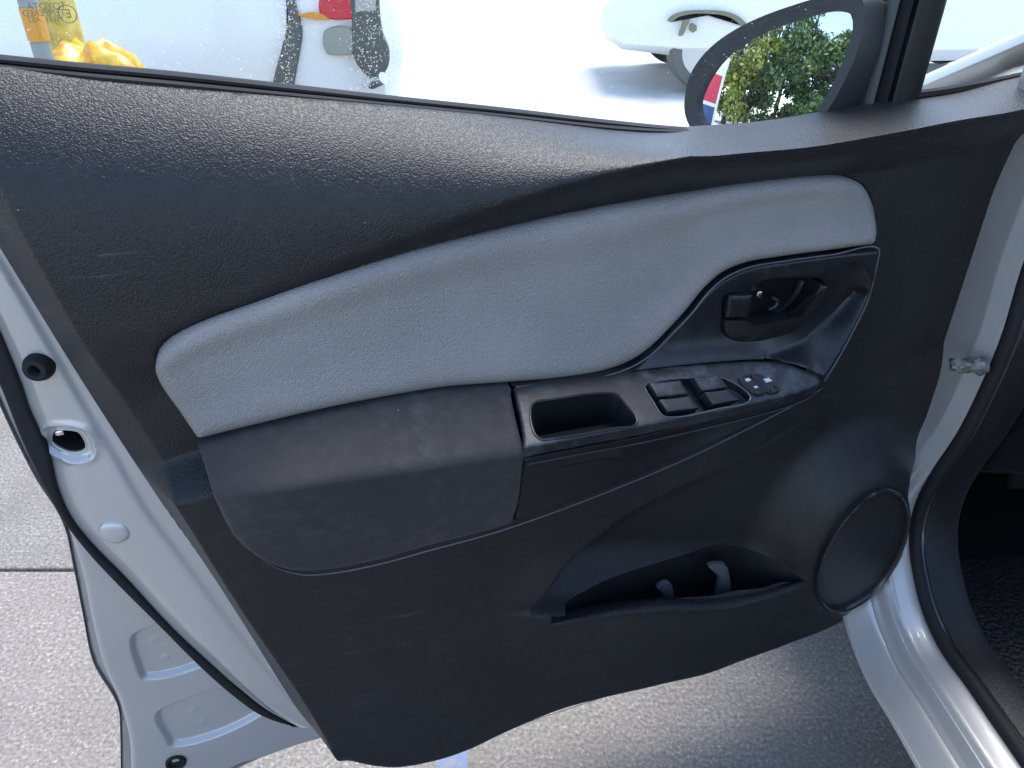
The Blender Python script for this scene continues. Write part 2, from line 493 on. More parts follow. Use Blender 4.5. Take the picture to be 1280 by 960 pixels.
def concrete(name, lo, hi):
    m, nt, b = mat_new(name)
    v = coords(nt)
    bru = N(nt, 'ShaderNodeMapping'); bru.inputs['Scale'].default_value = (4, 130, 1); nt.links.new(v, bru.inputs[0])
    n1 = N(nt, 'ShaderNodeTexNoise', i_Scale=1.0, i_Detail=5.0, i_Roughness=.65); nt.links.new(bru.outputs[0], n1.inputs['Vector'])
    n2 = N(nt, 'ShaderNodeTexNoise', i_Scale=5.0, i_Detail=8.0, i_Roughness=.6); nt.links.new(v, n2.inputs['Vector'])
    n3 = N(nt, 'ShaderNodeTexNoise', i_Scale=150.0, i_Detail=5.0, i_Roughness=.7); nt.links.new(v, n3.inputs['Vector'])
    c = mixc(nt, ramp(nt, n2.outputs['Fac'], .3, .72), lo, hi)
    c = mixc(nt, ramp(nt, n3.outputs['Fac'], .36, .60, (1, 1, 1, 1), (0, 0, 0, 1)), c, tuple(x * .55 for x in lo))
    c = mixc(nt, ramp(nt, n3.outputs['Fac'], .6, .7), c, tuple(min(1, x * 1.7) for x in hi))
    c = mixc(nt, ramp(nt, n1.outputs['Fac'], .32, .5, (.28, .28, .28, 1), (0, 0, 0, 1)), c, tuple(x * .5 for x in lo))
    st = N(nt, 'ShaderNodeTexNoise', i_Scale=2.3, i_Detail=6.0, i_Roughness=.62); nt.links.new(v, st.inputs['Vector'])
    c = mixc(nt, ramp(nt, st.outputs['Fac'], .5, .74, (0, 0, 0, 1), (.55, .55, .55, 1)), c, tuple(x * .5 for x in lo))
    vo = N(nt, 'ShaderNodeTexVoronoi', feature='F1'); vo.inputs['Scale'].default_value = 42; nt.links.new(v, vo.inputs['Vector'])
    pit = N(nt, 'ShaderNodeMath', operation='LESS_THAN'); pit.inputs[1].default_value = .07; nt.links.new(vo.outputs['Distance'], pit.inputs[0])
    wh = N(nt, 'ShaderNodeMath', operation='GREATER_THAN'); wh.inputs[1].default_value = .8; nt.links.new(vo.outputs['Color'], wh.inputs[0])
    pm = N(nt, 'ShaderNodeMath', operation='MULTIPLY'); nt.links.new(pit.outputs[0], pm.inputs[0]); nt.links.new(wh.outputs[0], pm.inputs[1])
    c = mixc(nt, pm.outputs[0], c, (.05, .05, .05))
    nt.links.new(c, b.inputs['Base Color'])
    b.inputs['Roughness'].default_value = .8
    ad = N(nt, 'ShaderNodeMath', operation='MULTIPLY_ADD'); ad.inputs[1].default_value = .6
    nt.links.new(n1.outputs['Fac'], ad.inputs[0]); nt.links.new(n3.outputs['Fac'], ad.inputs[2])
    bp = N(nt, 'ShaderNodeBump'); bp.inputs['Strength'].default_value = .8; bp.inputs['Distance'].default_value = .003
    nt.links.new(ad.outputs[0], bp.inputs['Height']); nt.links.new(bp.outputs[0], b.inputs['Normal'])
    return m
M['concrete'] = concrete('brushed_concrete', (.19, .174, .153), (.285, .263, .235))
M['farground'] = concrete('sunlit_tone_concrete', (.58, .57, .55), (.66, .65, .63))  # sunlit brightness beyond the car put into a paler base colour

# ------------------------------------------------------------------ ground
g = box('ground', (-70, -70, -0.22), (70, 70, -0.02), M['farground'])
tag(g, None, kind='structure')
JY = 1.188
slab_y = [(-3.2, JY - .0045), (JY + .0045, JY + 3.4)]
for i, (y0, y1) in enumerate(slab_y):
    for (x0, x1) in ((-4.4, 3.2),):
        box('slab', (x0, y0, -0.018), (x1, y1, 0.0), M['concrete'], g, 0.004)

# ------------------------------------------------------------------ the open car door
door = thing('car_door', tuple(DO), 'open front car door with black trim and pale grey padded insert', 'car door', rz=TH)
U0 = lambda x: float(unp(np.array([x]), np.array([300.0]), 0.0)[0][0])
def fcurve(rows, w=None):
    """px rows (x, y[, w]) -> functions v(u), w(u)"""
    q = smooth_px(rows, False, 6.0)
    ww = q[:, 2] if q.shape[1] > 2 else np.full(len(q), w)
    u, v = unp(q[:, 0], q[:, 1], ww)
    o = np.argsort(u)
    u, v, ww = u[o], v[o], ww[o]
    return (lambda x: np.interp(x, u, v)), (lambda x: np.interp(x, u, ww))
def puv(rows, closed=True, step=5.0, w=None):
    q = smooth_px(rows, closed, step)
    ww = q[:, 2] if q.shape[1] > 2 else np.full(len(q), w)
    u, v = unp(q[:, 0], q[:, 1], ww)
    return np.stack([u, v], -1)

TOPW = -0.062
E0 = [(-60, 75), (0, 83), (100, 98), (200, 108), (320, 118), (420, 126), (520, 135), (600, 143), (700, 155), (770, 163), (830, 166), (880, 163), (960, 157), (1060, 141), (1130, 128), (1200, 117), (1262, 101), (1300, 93), (1340, 86)]
vE0, _ = fcurve(E0, TOPW)
E1 = [(-60, 475, .008), (0, 460, .008), (100, 436, .008), (200, 408, .009), (300, 374, .010), (420, 328, .012), (520, 292, .014), (600, 264, .016), (660, 244, .018), (720, 226, .019), (800, 207, .02), (880, 192, .02), (960, 180, .018), (1060, 163, .016), (1160, 148, .016), (1340, 128, .016)]
vE1, wE1 = fcurve(E1)
KL = puv([(-70, 130, 0.008), (0, 245, 0.004), (140, 483, 0.0), (203, 583, .002), (218, 633, .033), (300, 765, .035), (395, 905, .033), (440, 990, .03)], False)
vLT, _ = fcurve([(0, 640), (100, 613), (203, 583), (245, 570), (330, 548), (640, 482), (760, 462), (900, 430), (1100, 380), (1300, 350)], 0.0)
vLB, _ = fcurve([(0, 690), (100, 663), (218, 633), (258, 622), (400, 600), (640, 560), (900, 520), (1100, 480), (1300, 450)], 0.035)
HC = [(668, 782, .05), (676, 766, .05), (690, 742, .045), (705, 717, .04), (745, 679, .036), (790, 647, .035), (840, 617, .03), (880, 597, .026), (960, 557, .016), (1010, 533, .008), (1060, 505, .0)]
LIP_IN = [(684, 776, .045), (740, 764, .045), (780, 757, .045), (815, 753, .045), (855, 751.5, .045), (902, 750.5, .045), (925, 747.5, .045), (960, 740, .042), (1010, 727, .036)]
HPOLY = ccw(np.vstack([puv(HC, False), puv([(1060, 505, 0), (1200, 440, 0), (1330, 380, 0), (1330, 640, 0), (1200, 690, 0.02), (1090, 690, .03), (1030, 722, .04)], False), puv(LIP_IN[::-1], False)]))
vLO, _ = fcurve([(600, 800, .05), (655, 789, .055), (715, 776, .055), (780, 765, .055), (840, 760, .055), (915, 759, .055), (960, 747, .05), (1012, 731, .042), (1100, 700, .04)])
RING = [(1107, 608), (1127, 617), (1134, 640), (1131, 665), (1119, 697), (1097, 732), (1071, 753), (1047, 763), (1030, 760), (1020, 746), (1017, 725), (1022, 697), (1034, 671), (1051, 645), (1071, 624), (1089, 612)]
PODW = 0.04
RUV = ccw(puv(RING, True, 5.0, PODW))
rc_ = RUV.mean(0); rr_ = np.linalg.norm(RUV - rc_, axis=1)
print('speaker radius in door plane: min %.3f max %.3f  centre u %.3f v %.3f' % (rr_.min(), rr_.max(), *rc_))

# outlines of everything let into the trim
INS = [(247, 555, .03, 'c'), (226, 512, .01), (210, 485, .002), (199, 465, 0), (196, 449, 0), (200, 434, 0), (213, 419, 0), (240, 403, 0), (320, 373, 0), (420, 339, 0), (520, 310, 0), (640, 284, 0), (740, 265, 0), (850, 247, 0), (960, 231, 0), (1035, 225, 0), (1066, 226, 0), (1085, 233, 0), (1096, 245, 0), (1101, 262, 0), (1102, 285, .002), (1099, 309, .01, 'c'),
       (1040, 317, .01), (980, 325, .01), (935, 333, .01), (907, 345, .01), (886, 363, .012), (862, 392, .014), (840, 416, .017), (815, 440, .02), (793, 455, .023), (760, 468, .027), (720, 476, .03), (640, 483, .03), (560, 489, .03), (480, 502, .03), (400, 518, .03), (320, 537, .03)]
ARM = [(247, 559, .032, 'c'), (320, 541, .032), (400, 522, .032), (480, 505, .032), (560, 492, .032), (638, 485, .032, 'c'), (646, 510, .06), (654, 560, .092), (655, 598, .09), (649, 635, .07), (641, 656, .058, 'c'), (600, 668, .057), (540, 684, .057), (470, 703, .056), (405, 715, .056), (372, 716, .056), (345, 708, .056), (318, 691, .056), (290, 664, .06), (268, 632, .075), (256, 598, .06)]
BEZ = [(1098, 313, .01, 'c'), (1094, 335, .008), (1085, 372, .008), (1068, 408, .015), (1050, 442, .026), (1030, 474, .034, 'c'), (1012, 463, .034), (985, 455, .034), (960, 452, .034), (900, 454, .033), (800, 464, .032), (700, 476, .032), (641, 484, .032, 'c'), (720, 478, .031), (762, 470, .028), (796, 457, .024), (818, 442, .021), (843, 418, .018), (865, 394, .015), (889, 365, .013), (910, 348, .011), (937, 336, .011), (982, 328, .011), (1040, 320, .011)]
UNI = [(245, 557, .03, 'c'), (226, 514, .01), (208, 487, .002), (197, 466, 0), (194, 449, 0), (198, 433, 0), (211, 418, 0), (240, 401, 0), (320, 371, 0), (420, 337, 0), (520, 308, 0), (640, 282, 0), (740, 263, 0), (850, 245, 0), (960, 229, 0), (1035, 223, 0), (1067, 223, 0), (1087, 231, 0), (1098, 244, 0), (1103, 262, 0), (1104, 285, .002), (1101, 312, .01),
       (1097, 335, .006), (1088, 372, .006), (1071, 410, .01), (1053, 444, .02), (1034, 476, .03), (1012, 500, .035), (960, 524, .035), (860, 572, .035), (760, 614, .035), (643, 658, .04), (600, 670, .04), (540, 686, .04), (470, 705, .04), (405, 717, .04), (372, 718, .04), (352, 702, .04), (328, 684, .04), (304, 658, .04), (284, 630, .035), (266, 598, .033)]
UNIP = ccw(puv(UNI, True, 6.0))

TRIM = [(-60, 75, TOPW, 'c')] + [(a, b, TOPW) for a, b in E0[1:-1]] + [(1340, 86, TOPW, 'c'), (1340, 140, -.05), (1310, 190, -.05), (1267, 240, -.045), (1257, 270, -.042), (1245, 307, -.042), (1230, 352, -.042), (1215, 405, -.042), (1192, 480, -.042), (1175, 515, -.035), (1155, 560, -.02), (1141, 585, .0), (1133, 606, .02), (1139, 640, .025), (1135, 667, .025), (1122, 702, .025), (1099, 738, .025), (1074, 759, .022), (1045, 775, .018), (990, 800, .018), (930, 825, .018), (880, 845, .018), (830, 856, .018), (760, 869, .018), (700, 884, .018), (640, 908, .018), (580, 935, .018), (530, 949, .018), (490, 954, .018), (450, 949, .018), (425, 939, .016), (408, 926, .014), (396, 911, .008), (376, 887, -.012), (265, 720, -.028), (183, 600, -.028), (105, 480, -.028), (0, 310, -.028), (-60, 212, -.028, 'c')]
TPOLY = ccw(puv(TRIM, True, 5.0))

TLEFT = puv([(432, 990, -.028), (370, 893, -.028), (265, 720, -.028), (183, 600, -.028), (105, 480, -.028), (0, 310, -.028), (-60, 212, -.028), (-120, 110, -.028)], False)
def sgn_left(P, x, y):
    """distance to the left of an open curve drawn downwards"""
    d = dist(P, x, y, False)
    # side test against nearest in v
    o = np.argsort(P[:, 1])
    xu = np.interp(y, P[o, 1], P[o, 0])
    return np.where(x < xu, d, -d)
UX = [U0(0), U0(300), U0(500), U0(650), U0(900), U0(1280)]
def w_trim(u, v, recess=True):
    u = np.asarray(u, float); v = np.asarray(v, float)
    v0 = vE0(u); R = np.maximum(v0 - vE1(u), .0025); c = wE1(u)
    dv = v0 - v
    t = np.clip(dv / R, 0, 1)
    p = np.interp(u, UX, [4.2, 3.6, 2.6, 1.9, 1.4, 1.35])
    w = TOPW + (c - TOPW) * (1 - (1 - t) ** p)
    und = np.interp(u, UX, [.012, .016, .022, .028, .034, .03]); S = np.interp(u, UX, [.10, .06, .05, .05, .05, .05])
    w = w - und * sstep((dv - R * .96) / S)
    # front part falls away again towards the hinge
    fold = puv([(1225, 150, 0), (1200, 240, 0), (1165, 320, 0), (1120, 400, 0)], False)
    # lower half stands proud
    st = np.clip((vLT(u) - v) / np.maximum(vLT(u) - vLB(u), .004), 0, 1)
    fade = 1 - sstep(u, U0(930), U0(1130))
    base = (.035 + .5 * 0) * (st * .75 + .25 * sstep(st)) * fade
    low = sstep((vLO(u) + .02 - v) / .03)
    base = base + (.040 * low * (1 - fade))
    w = w + base * 1.1
    # soft lean of the front
    w = w - .012 * sstep(u, U0(1120), U0(1250)) * sstep(dv, .02, .12)
    # pocket lip
    lm = sstep(u, U0(600), U0(720)) * (1 - sstep(u, U0(1020), U0(1090)))
    w = w + .018 * lm * np.exp(-((vLO(u) - v) / .07) ** 2)
    lipband = np.clip((v - vLO(u)) / .006, 0, 1) * lm
    w = w - .010 * lipband * (1 - sstep(v - vLO(u), .008, .035))
    # hollow under the armrest
    dh = sdf(HPOLY, u, v)
    k = np.clip(dh / .055, 0, 1); k = 1 - (1 - k) ** 2.2
    k = k * sstep(dh, -.003, .006)
    w = w + (-.014 - w) * k
    # speaker pod
    ds = -sdf(RUV, u, v)
    kp = 1 - sstep(ds, -.004, .085)
    w = w + (PODW - w) * kp ** 1.3
    # side face at the rear edge
    dk = sgn_left(KL, u, v)
    dl = dist(TLEFT, u, v, False)
    t_ = np.clip((dk + .0015) / np.maximum(dk + dl + .0015, 1e-5), 0, 1)
    w = np.where(dk > -.0015, w * (1 - t_) + (-.028) * t_, w)
    # edges turned back
    de = np.maximum(sdf(TPOLY, u, v), 0)
    re = .013
    fac = sstep(dv, .01, .05) * (1 - sstep(dk, -.02, .0))
    s = np.clip(de / re, 0, 1)
    w = w - .018 * (1 - np.sqrt(1 - (1 - s) ** 2)) * fac
    if recess:
        w = w - .02 * sstep(sdf(UNIP, u, v), .0012, .0045)
    return w

HOLE = [(686, 775, .045, 'c'), (740, 764, .045), (780, 757, .045), (815, 753, .045), (855, 751.5, .045), (902, 750.5, .045), (925, 747.5, .045), (960, 740, .042), (1008, 727, .036, 'c'), (988, 711, .02), (960, 696, .005), (922, 683, -.008), (892, 681, -.012), (865, 690, -.012), (810, 707, -.01), (770, 720, -.004), (735, 736, .01), (705, 755, .028)]
hq = smooth_px(HOLE, True, 5.0); hu_, hv_ = unp(hq[:, 0], hq[:, 1], hq[:, 2])
hu2, hv2, hw2 = hit(hq[:, 0], hq[:, 1], lambda a, b: w_trim(a, b, False), .03)
up_ = hq[:, 1] < np.interp(hq[:, 0], [p[0] for p in HOLE[:9]], [p[1] for p in HOLE[:9]]) - 6
HOLEP = ccw(np.stack([np.where(up_, hu2, hu_), np.where(up_, hv2, hv_)], -1))
# extra points so that the narrow ledge and creases are well sampled
ex = []
uu = np.linspace(TPOLY[:, 0].min() + .004, TPOLY[:, 0].max() - .004, 420)
for k in (.03, .06, .1, .14, .24, .36, .5, .65, .8, .9, .97, 1.0):
    ex.append(np.stack([uu, vE0(uu) - k * np.maximum(vE0(uu) - vE1(uu), .0025)], -1))
for off in (.0012, .003, .0055, .0085, .012):
    ex.append(np.stack([uu, vE1(uu) - off], -1))
for off in (-.004, -.0015, .0015, .005):
    ex.append(KL + np.array([off, 0]))
q = smooth_px([(a, b) for a, b in RING], True, 4)
for s_ in (1.03, 1.08):
    ex.append(rc_ + (RUV - rc_) * s_)
ulo = np.linspace(U0(640), U0(1010), 130)
for off in (-.006, -.002, 0, .002, .004, .0065):
    ex.append(np.stack([ulo, vLO(ulo) + off], -1))
nu = np.roll(UNIP, -1, 0) - np.roll(UNIP, 1, 0); nu /= np.linalg.norm(nu, axis=1)[:, None]; nu = np.stack([-nu[:, 1], nu[:, 0]], -1)
for off in (-.002, .001, .0045):
    ex.append(UNIP + nu * off)
EXTRA = np.vstack(ex)
trim = sheet('trim_panel', door, M['trim'], TPOLY, w_trim, .0042, [HOLEP], (0, 0, -.02), 0, extra=EXTRA, sharp=75, tri=lambda P: np.stack([P[:, 0], P[:, 1] - vE0(P[:, 0])], -1), drop=lambda a, b: (a > U0(640)) & (vE0(a) - b < np.maximum(vE0(a) - vE1(a), .0025) + .014))
tag(trim, 'black grained plastic door trim with sweeping shoulder and bulged speaker corner')

# ---- pale padded insert
vIT, wIT_ = fcurve([(190, 440, 0), (213, 419, 0), (240, 403, 0), (320, 373, 0), (420, 339, 0), (520, 310, 0), (640, 284, 0), (740, 265, 0), (850, 247, 0), (960, 231, 0), (1035, 225, 0), (1110, 224, 0)])
vIJ, wIJ = fcurve([(190, 570, .03), (247, 555, .03), (320, 537, .03), (400, 518, .03), (480, 502, .03), (560, 489, .03), (640, 483, .03), (720, 476, .03), (760, 468, .027), (793, 455, .023), (815, 440, .02), (840, 416, .017), (862, 392, .014), (886, 363, .012), (907, 345, .01), (935, 333, .01), (980, 325, .01), (1040, 317, .01), (1110, 307, .01)])
_iu = np.linspace(U0(230), U0(1060), 60); INSTOP = np.polyfit(_iu, np.maximum(w_trim(_iu, vIT(_iu) + .004, False) + .010, -.004), 2)
def w_ins(u, v):
    s = np.clip((vIT(u) - v) / np.maximum(vIT(u) - vIJ(u), .02), 0, 1)
    top = np.polyval(INSTOP, u)
    return top + (wIJ(u) - top) * (.45 * s + .55 * s ** 2.2) - .004 * sstep(s, .08, .3) * (1 - sstep(s, .6, .95))
INSP = ccw(puv(INS, True, 5.0))
ins = sheet('insert_pad', door, M['insert'], INSP, w_ins, .005, (), (0, 0, -.02), .016, .011)
tag(ins, 'light grey grained vinyl insert')

# ---- armrest: cloth pad, switch panel and side panel share one moulded form
J = [(230, 562, .033), (247, 558, .033), (320, 540, .033), (400, 521, .033), (480, 504, .033), (560, 491, .033), (640, 484, .033), (700, 477, .033), (800, 465, .033), (900, 455, .034), (960, 453, .034), (990, 456, .034), (1012, 463, .035), (1034, 476, .036)]
C = [(230, 634, .06), (256, 625, .066), (300, 618, .088), (340, 612, .098), (400, 603, .1), (480, 593, .1), (560, 582, .1), (655, 567, .1), (720, 555, .099), (800, 540, .096), (880, 523, .085), (960, 504, .066), (1005, 490, .05), (1034, 477, .038)]
B = [(230, 730, .055), (300, 720, .055), (372, 717, .055), (405, 716, .055), (470, 704, .055), (540, 685, .055), (600, 669, .056), (642, 656, .057), (760, 613, .05), (860, 571, .043), (960, 522, .036), (1005, 498, .034), (1034, 479, .034)]
vJ, wJ = fcurve(J); vC, wC = fcurve(C); vB, wB = fcurve(B)
def w_arm0(u, v):
    a, b, c = vJ(u), vC(u), vB(u)
    b = np.minimum(b, a - .002); c = np.minimum(c, b - .002)
    t1 = np.clip((a - v) / (a - b), 0, 1); t2 = np.clip((b - v) / (b - c), 0, 1)
    return np.where(v > b, wJ(u) + (wC(u) - wJ(u)) * t1, wC(u) + (wB(u) - wC(u)) * t2)
def w_pad(u, v):
    ks = np.array([-2, -1, 0, 1, 2]); gk = np.array([.12, .23, .30, .23, .12])
    return sum(g_ * w_arm0(u, v + k * .0042) for k, g_ in zip(ks, gk))
padP = ccw(puv(ARM, True, 4.0))
pad = sheet('armrest_pad', door, M['pad'], padP, w_pad, .0035, (), (0, 0, -.03), .007, .006)
tag(pad, 'dark grey cloth covered armrest pad')

# side panel below the switches
def w_side(u, v):
    b, c = vC(u), np.minimum(vB(u), vC(u) - .002)
    t = np.clip((b - v) / (b - c), 0, 1)
    return wC(u) - .004 + (wB(u) - wC(u) + .002) * (t ** 1.25) - .008 * np.sin(np.pi * t) * np.clip((b - c) / .05, 0, 1)
SIDE = [(658, 578, .096, 'c'), (720, 566, .094), (800, 551, .09), (880, 533, .08), (960, 513, .06), (1000, 501, .045, 'c'), (960, 521, .038), (860, 570, .045), (760, 612, .05), (645, 653, .056, 'c'), (651, 632, .07), (657, 600, .09)]
side = sheet('armrest_side_panel', door, M['smoothblk'], ccw(puv(SIDE, True, 5.0)), w_side, .0035, (), (0, 0, -.03), .002, .002)
tag(side, 'smooth black panel under the switches')

# switch panel with its openings
def w_sw(u, v): return w_arm0(u, v) + .002
SWP = [(643, 487, .036, 'c'), (700, 479, .036), (800, 467, .036), (900, 457, .037), (960, 455, .037), (986, 458, .037), (1010, 466, .038), (1026, 475, .04), (1027, 480, .042), (1008, 490, .05), (960, 503, .066), (880, 522, .086), (800, 539, .097), (720, 554, .1), (657, 566, .101, 'c'), (651, 530, .07)]
PULL = [(664, 508), (668, 503), (690, 499), (763, 491), (772, 493), (780, 502), (796, 525), (794, 531), (770, 535), (692, 548), (676, 549), (668, 542)]
WELL = [(806, 482), (812, 479), (886, 471), (897, 471), (908, 474), (938, 497), (936, 501), (900, 510), (834, 521), (828, 519), (815, 500)]
def uvhit(rows, f, step=4.0):
    q = smooth_px(rows, True, step); u, v, w = hit(q[:, 0], q[:, 1], f)
    return ccw(np.stack([u, v], -1))
pullP, wellP = uvhit(PULL, w_sw), uvhit(WELL, w_sw)
swpoly = ccw(puv(SWP, True, 4.0))
sw = sheet('switch_panel', door, M['satin'], swpoly, w_sw, .0028, [pullP, wellP], (0, -.011, -.002), .0036, .0042)
tag(sw, 'dusty satin black window switch panel')
def rim3(P, f): return W3(P[:, 0], P[:, 1], f(P[:, 0], P[:, 1]))
cup('pull_cup', sw, M['smoothblk'], rim3(pullP, w_sw), (0.004, .012, -.05), .82)
cup('switch_well', sw, M['smoothblk'], rim3(wellP, w_sw), (0, .003, -.010), .97)
def w_well(u, v): return w_arm0(u, v) - .006
for i, q in enumerate(([(808, 484), (847, 480), (857, 497), (819, 501)], [(820, 504), (858, 499), (870, 514), (832, 519)],
                       [(862, 476), (895, 473), (905, 488), (874, 492)], [(876, 494), (906, 490), (920, 503), (887, 509)])):
    o = prism('window_switch', sw, M['satin'], [(*p, 'c') for p in q], w_well, .0075 if i % 2 == 0 else .0065, .004, .0009, 6, True, .0003)
wl = W3(wellP[:, 0], wellP[:, 1], w_sw(wellP[:, 0], wellP[:, 1]) + .0006)
tube('well_rim', np.vstack([wl, wl[:1]]), .0008, M['edge'], sw, 6)  # pale rim colour stands in for the light line on its edge
pl_ = W3(pullP[:, 0], pullP[:, 1], w_sw(pullP[:, 0], pullP[:, 1]) + .0004)
tube('pull_rim', np.vstack([pl_, pl_[:1]]), .0012, M['satin'], sw, 6)
# lock rockers and their printed signs
for q in ([(922, 473), (934, 471), (955, 490), (954, 494), (944, 495)], [(938, 469), (946, 468), (971, 487), (972, 491), (962, 493)]):
    prism('lock_switch', sw, M['smoothblk'], q, w_sw, .0022, .003, .001, 4)
for q in ([(929.5, 474.5), (934, 473.5), (937.5, 476), (934, 478), (930.5, 477.5)], [(940, 484), (943.5, 483), (946, 485), (942.5, 486.5)], [(952, 474.5), (959, 473), (963.5, 477), (956, 479)]):
    prism('printed_symbol', sw, M['white_ink'], [(*p, 'c') for p in q], w_sw, .0028, .0005, .0002, 6)
for q in ([(941, 491), (953, 488), (955, 491), (953, 494), (944, 495)], [(961, 488), (970, 485), (973, 488), (971, 491), (963, 493)]):
    prism('switch_tip', sw, M['smoothblk'], q, w_sw, .004, .002, .0012, 3, True, .001)
prism('window_mark', sw, M['white_ink'], [(883, 477, 'c'), (887, 476, 'c'), (893, 483, 'c'), (890, 484, 'c')], lambda u, v: w_arm0(u, v) + .0012, .0016, .001, .0002, 4)
# bright edge line along the armrest
def edge_line(name, rows, f, r, mat, off=(0, 0, 0), parent=None):
    q = smooth_px(rows, False, 6); u, v, w = hit(q[:, 0], q[:, 1], f)
    P = W3(u, v, w) + np.array(off)
    return tube(name, P, r, mat, parent or door, 6)
edge_line('armrest_piping', [(657, 579), (720, 567), (800, 552), (880, 534), (960, 514), (1003, 499), (1026, 484)], w_arm0, .0016, M['smoothblk'], (0, -.002, 0), side)

# ---- handle bezel
def tps(rows, lam=1e-5):
    A = np.array(rows, float)
    u, v = unp(A[:, 0], A[:, 1], A[:, 2]); z = A[:, 2]; n = len(A)
    def ph(r2): return np.where(r2 > 1e-12, .5 * r2 * np.log(np.maximum(r2, 1e-12)), 0)
    K = ph((u[:, None] - u) ** 2 + (v[:, None] - v) ** 2) + lam * np.eye(n)
    P = np.stack([np.ones(n), u, v], -1)
    S = np.block([[K, P], [P.T, np.zeros((3, 3))]])
    co = np.linalg.solve(S, np.concatenate([z, np.zeros(3)]))
    def f(x, y):
        x = np.asarray(x, float); y = np.asarray(y, float)
        r = co[n] + co[n + 1] * x + co[n + 2] * y
        for i in range(n): r = r + co[i] * ph((x - u[i]) ** 2 + (y - v[i]) ** 2)
        return r
    return f
BZ = [(1095, 316, .011), (1040, 323, .012), (980, 330, .012), (935, 338, .012), (908, 350, .012), (887, 368, .013), (863, 397, .015), (842, 420, .018), (816, 445, .022), (795, 459, .025), (760, 472, .029), (700, 479, .032), (650, 484, .033),
      (895, 442, .017), (885, 400, .014), (850, 445, .021), (830, 458, .028), (900, 425, .014), (920, 345, .012), (900, 380, .012),
      (942, 350, .012), (985, 345, .012), (1026, 340, .012), (1067, 325, .012), (1085, 331, .012), (1090, 350, .011), (1091, 325, .011),
      (1030, 357, -.016), (1062, 343, -.010), (1072, 350, -.008), (1045, 372, -.02), (1020, 400, -.016), (985, 418, -.006), (955, 430, .004), (920, 436, .011),
      (1066, 364, -.016), (1049, 384, -.02), (1030, 403, -.02), (1011, 420, -.014), (985, 436, -.002), (960, 444, .012), (920, 450, .024), (880, 456, .030), (840, 460, .032),
      (1083, 365, .006), (1078, 385, .008), (1068, 405, .014), (1056, 425, .02), (1045, 445, .027), (1028, 473, .035), (1005, 461, .034), (985, 455, .034), (960, 452, .033), (930, 453, .033), (900, 455, .033), (1020, 445, .016), (1045, 410, .004), (1000, 445, .020)]
RIDGE = puv([(948, 452, .033), (966, 445, .022), (990, 434, .009), (1011, 421, -.002), (1040, 394, -.010), (1068, 362, -.010)], False, 1.5)
RIDW = smooth_px([(948, 452, .033), (966, 445, .022), (990, 434, .009), (1011, 421, -.002), (1040, 394, -.010), (1068, 362, -.010)], False, 1.5)[:, 2]
LOWB = puv([(940, 452.5, .034), (960, 452, .034), (985, 455, .034), (1012, 463, .034), (1030, 474, .034), (1050, 442, .026), (1068, 408, .015), (1085, 372, .008), (1090, 348, .01)], False, 4.0)
LOWW = smooth_px([(940, 452.5, .034), (960, 452, .034), (985, 455, .034), (1012, 463, .034), (1030, 474, .034), (1050, 442, .026), (1068, 408, .017), (1085, 372, .010), (1090, 348, .010)], False, 4.0)[:, 2]
SCO = ccw(puv([(950, 460, .034), (944, 448, .02), (930, 438, .01), (908, 430, .01), (899, 410, .01), (899, 385, .01), (905, 364, .01), (940, 352, .01), (1026, 342, .01), (1062, 330, .01), (1077, 331, .01), (1086, 345, .01), (1096, 360, .01), (1078, 417, .02), (1053, 458, .03), (1032, 484, .035), (1000, 475, .034), (960, 466, .034)], True, 4.0))
RIDG = smooth_px([(948, 452, 1.3), (966, 445, 1.5), (990, 434, 1.0), (1011, 421, .8), (1040, 394, .85), (1068, 362, 1.2)], False, 1.5)[:, 2]
RTOP = puv([(940, 352, .01), (1026, 342, .01), (1062, 330, .01), (1077, 331, .01), (1086, 345, .01)], False, 4.0)
def nearest_val(P, val, x, y):
    x = np.asarray(x, float); y = np.asarray(y, float)
    d = np.full(x.shape, 1e9); o = np.zeros(x.shape)
    sw_ = np.zeros(x.shape)
    for p, q in zip(P, val):
        r2 = (x - p[0]) ** 2 + (y - p[1]) ** 2
        k = 1 / (r2 + 2e-5) ** 2
        o += q * k; sw_ += k; d = np.minimum(d, r2)
    return o / sw_, np.sqrt(d)
# the scoop is a skin stretched between the flat face, the ridge and the armrest edge
BEZP = ccw(puv(BEZ, True, 4.0)); ro = np.argsort(RIDGE[:, 0])
hb = .0014
gx_ = np.arange(BEZP[:, 0].min() - .012, BEZP[:, 0].max() + .012, hb); gy_ = np.arange(BEZP[:, 1].min() - .012, BEZP[:, 1].max() + .012, hb)
GU, GV = np.meshgrid(gx_, gy_)
Wm = .012 + .021 * np.exp(-np.maximum(GV - vJ(GU), 0) / .011) * (1 - sstep(GU, U0(1000), U0(1060)))
wbm, _ = nearest_val(LOWB, LOWW, GU, GV)
wrm, _ = nearest_val(RIDGE, RIDW, GU, GV)
ins_s = sdf(SCO, GU, GV) > 0; ins_b = sdf(BEZP, GU, GV) > .0002
dlow = dist(LOWB, GU, GV, False); drid = dist(RIDGE, GU, GV, False)
edge_m = ((~ins_b) & (dlow < .02)) | (dlow < .001)
Wm = np.where(edge_m & ins_s, wbm, Wm)
rid_m = drid < .001
Wm = np.where(rid_m, wrm, Wm)
free = ins_s & ins_b & ~rid_m & (dlow >= .001)
above = GV > np.interp(GU, RIDGE[ro, 0], RIDGE[ro, 1])
src = np.where(above, 20.0, 0.0) * hb * hb / 4
for _ in range(1800):
    av = .25 * (np.roll(Wm, 1, 0) + np.roll(Wm, -1, 0) + np.roll(Wm, 1, 1) + np.roll(Wm, -1, 1)) - src
    Wm = np.where(free, av, Wm)
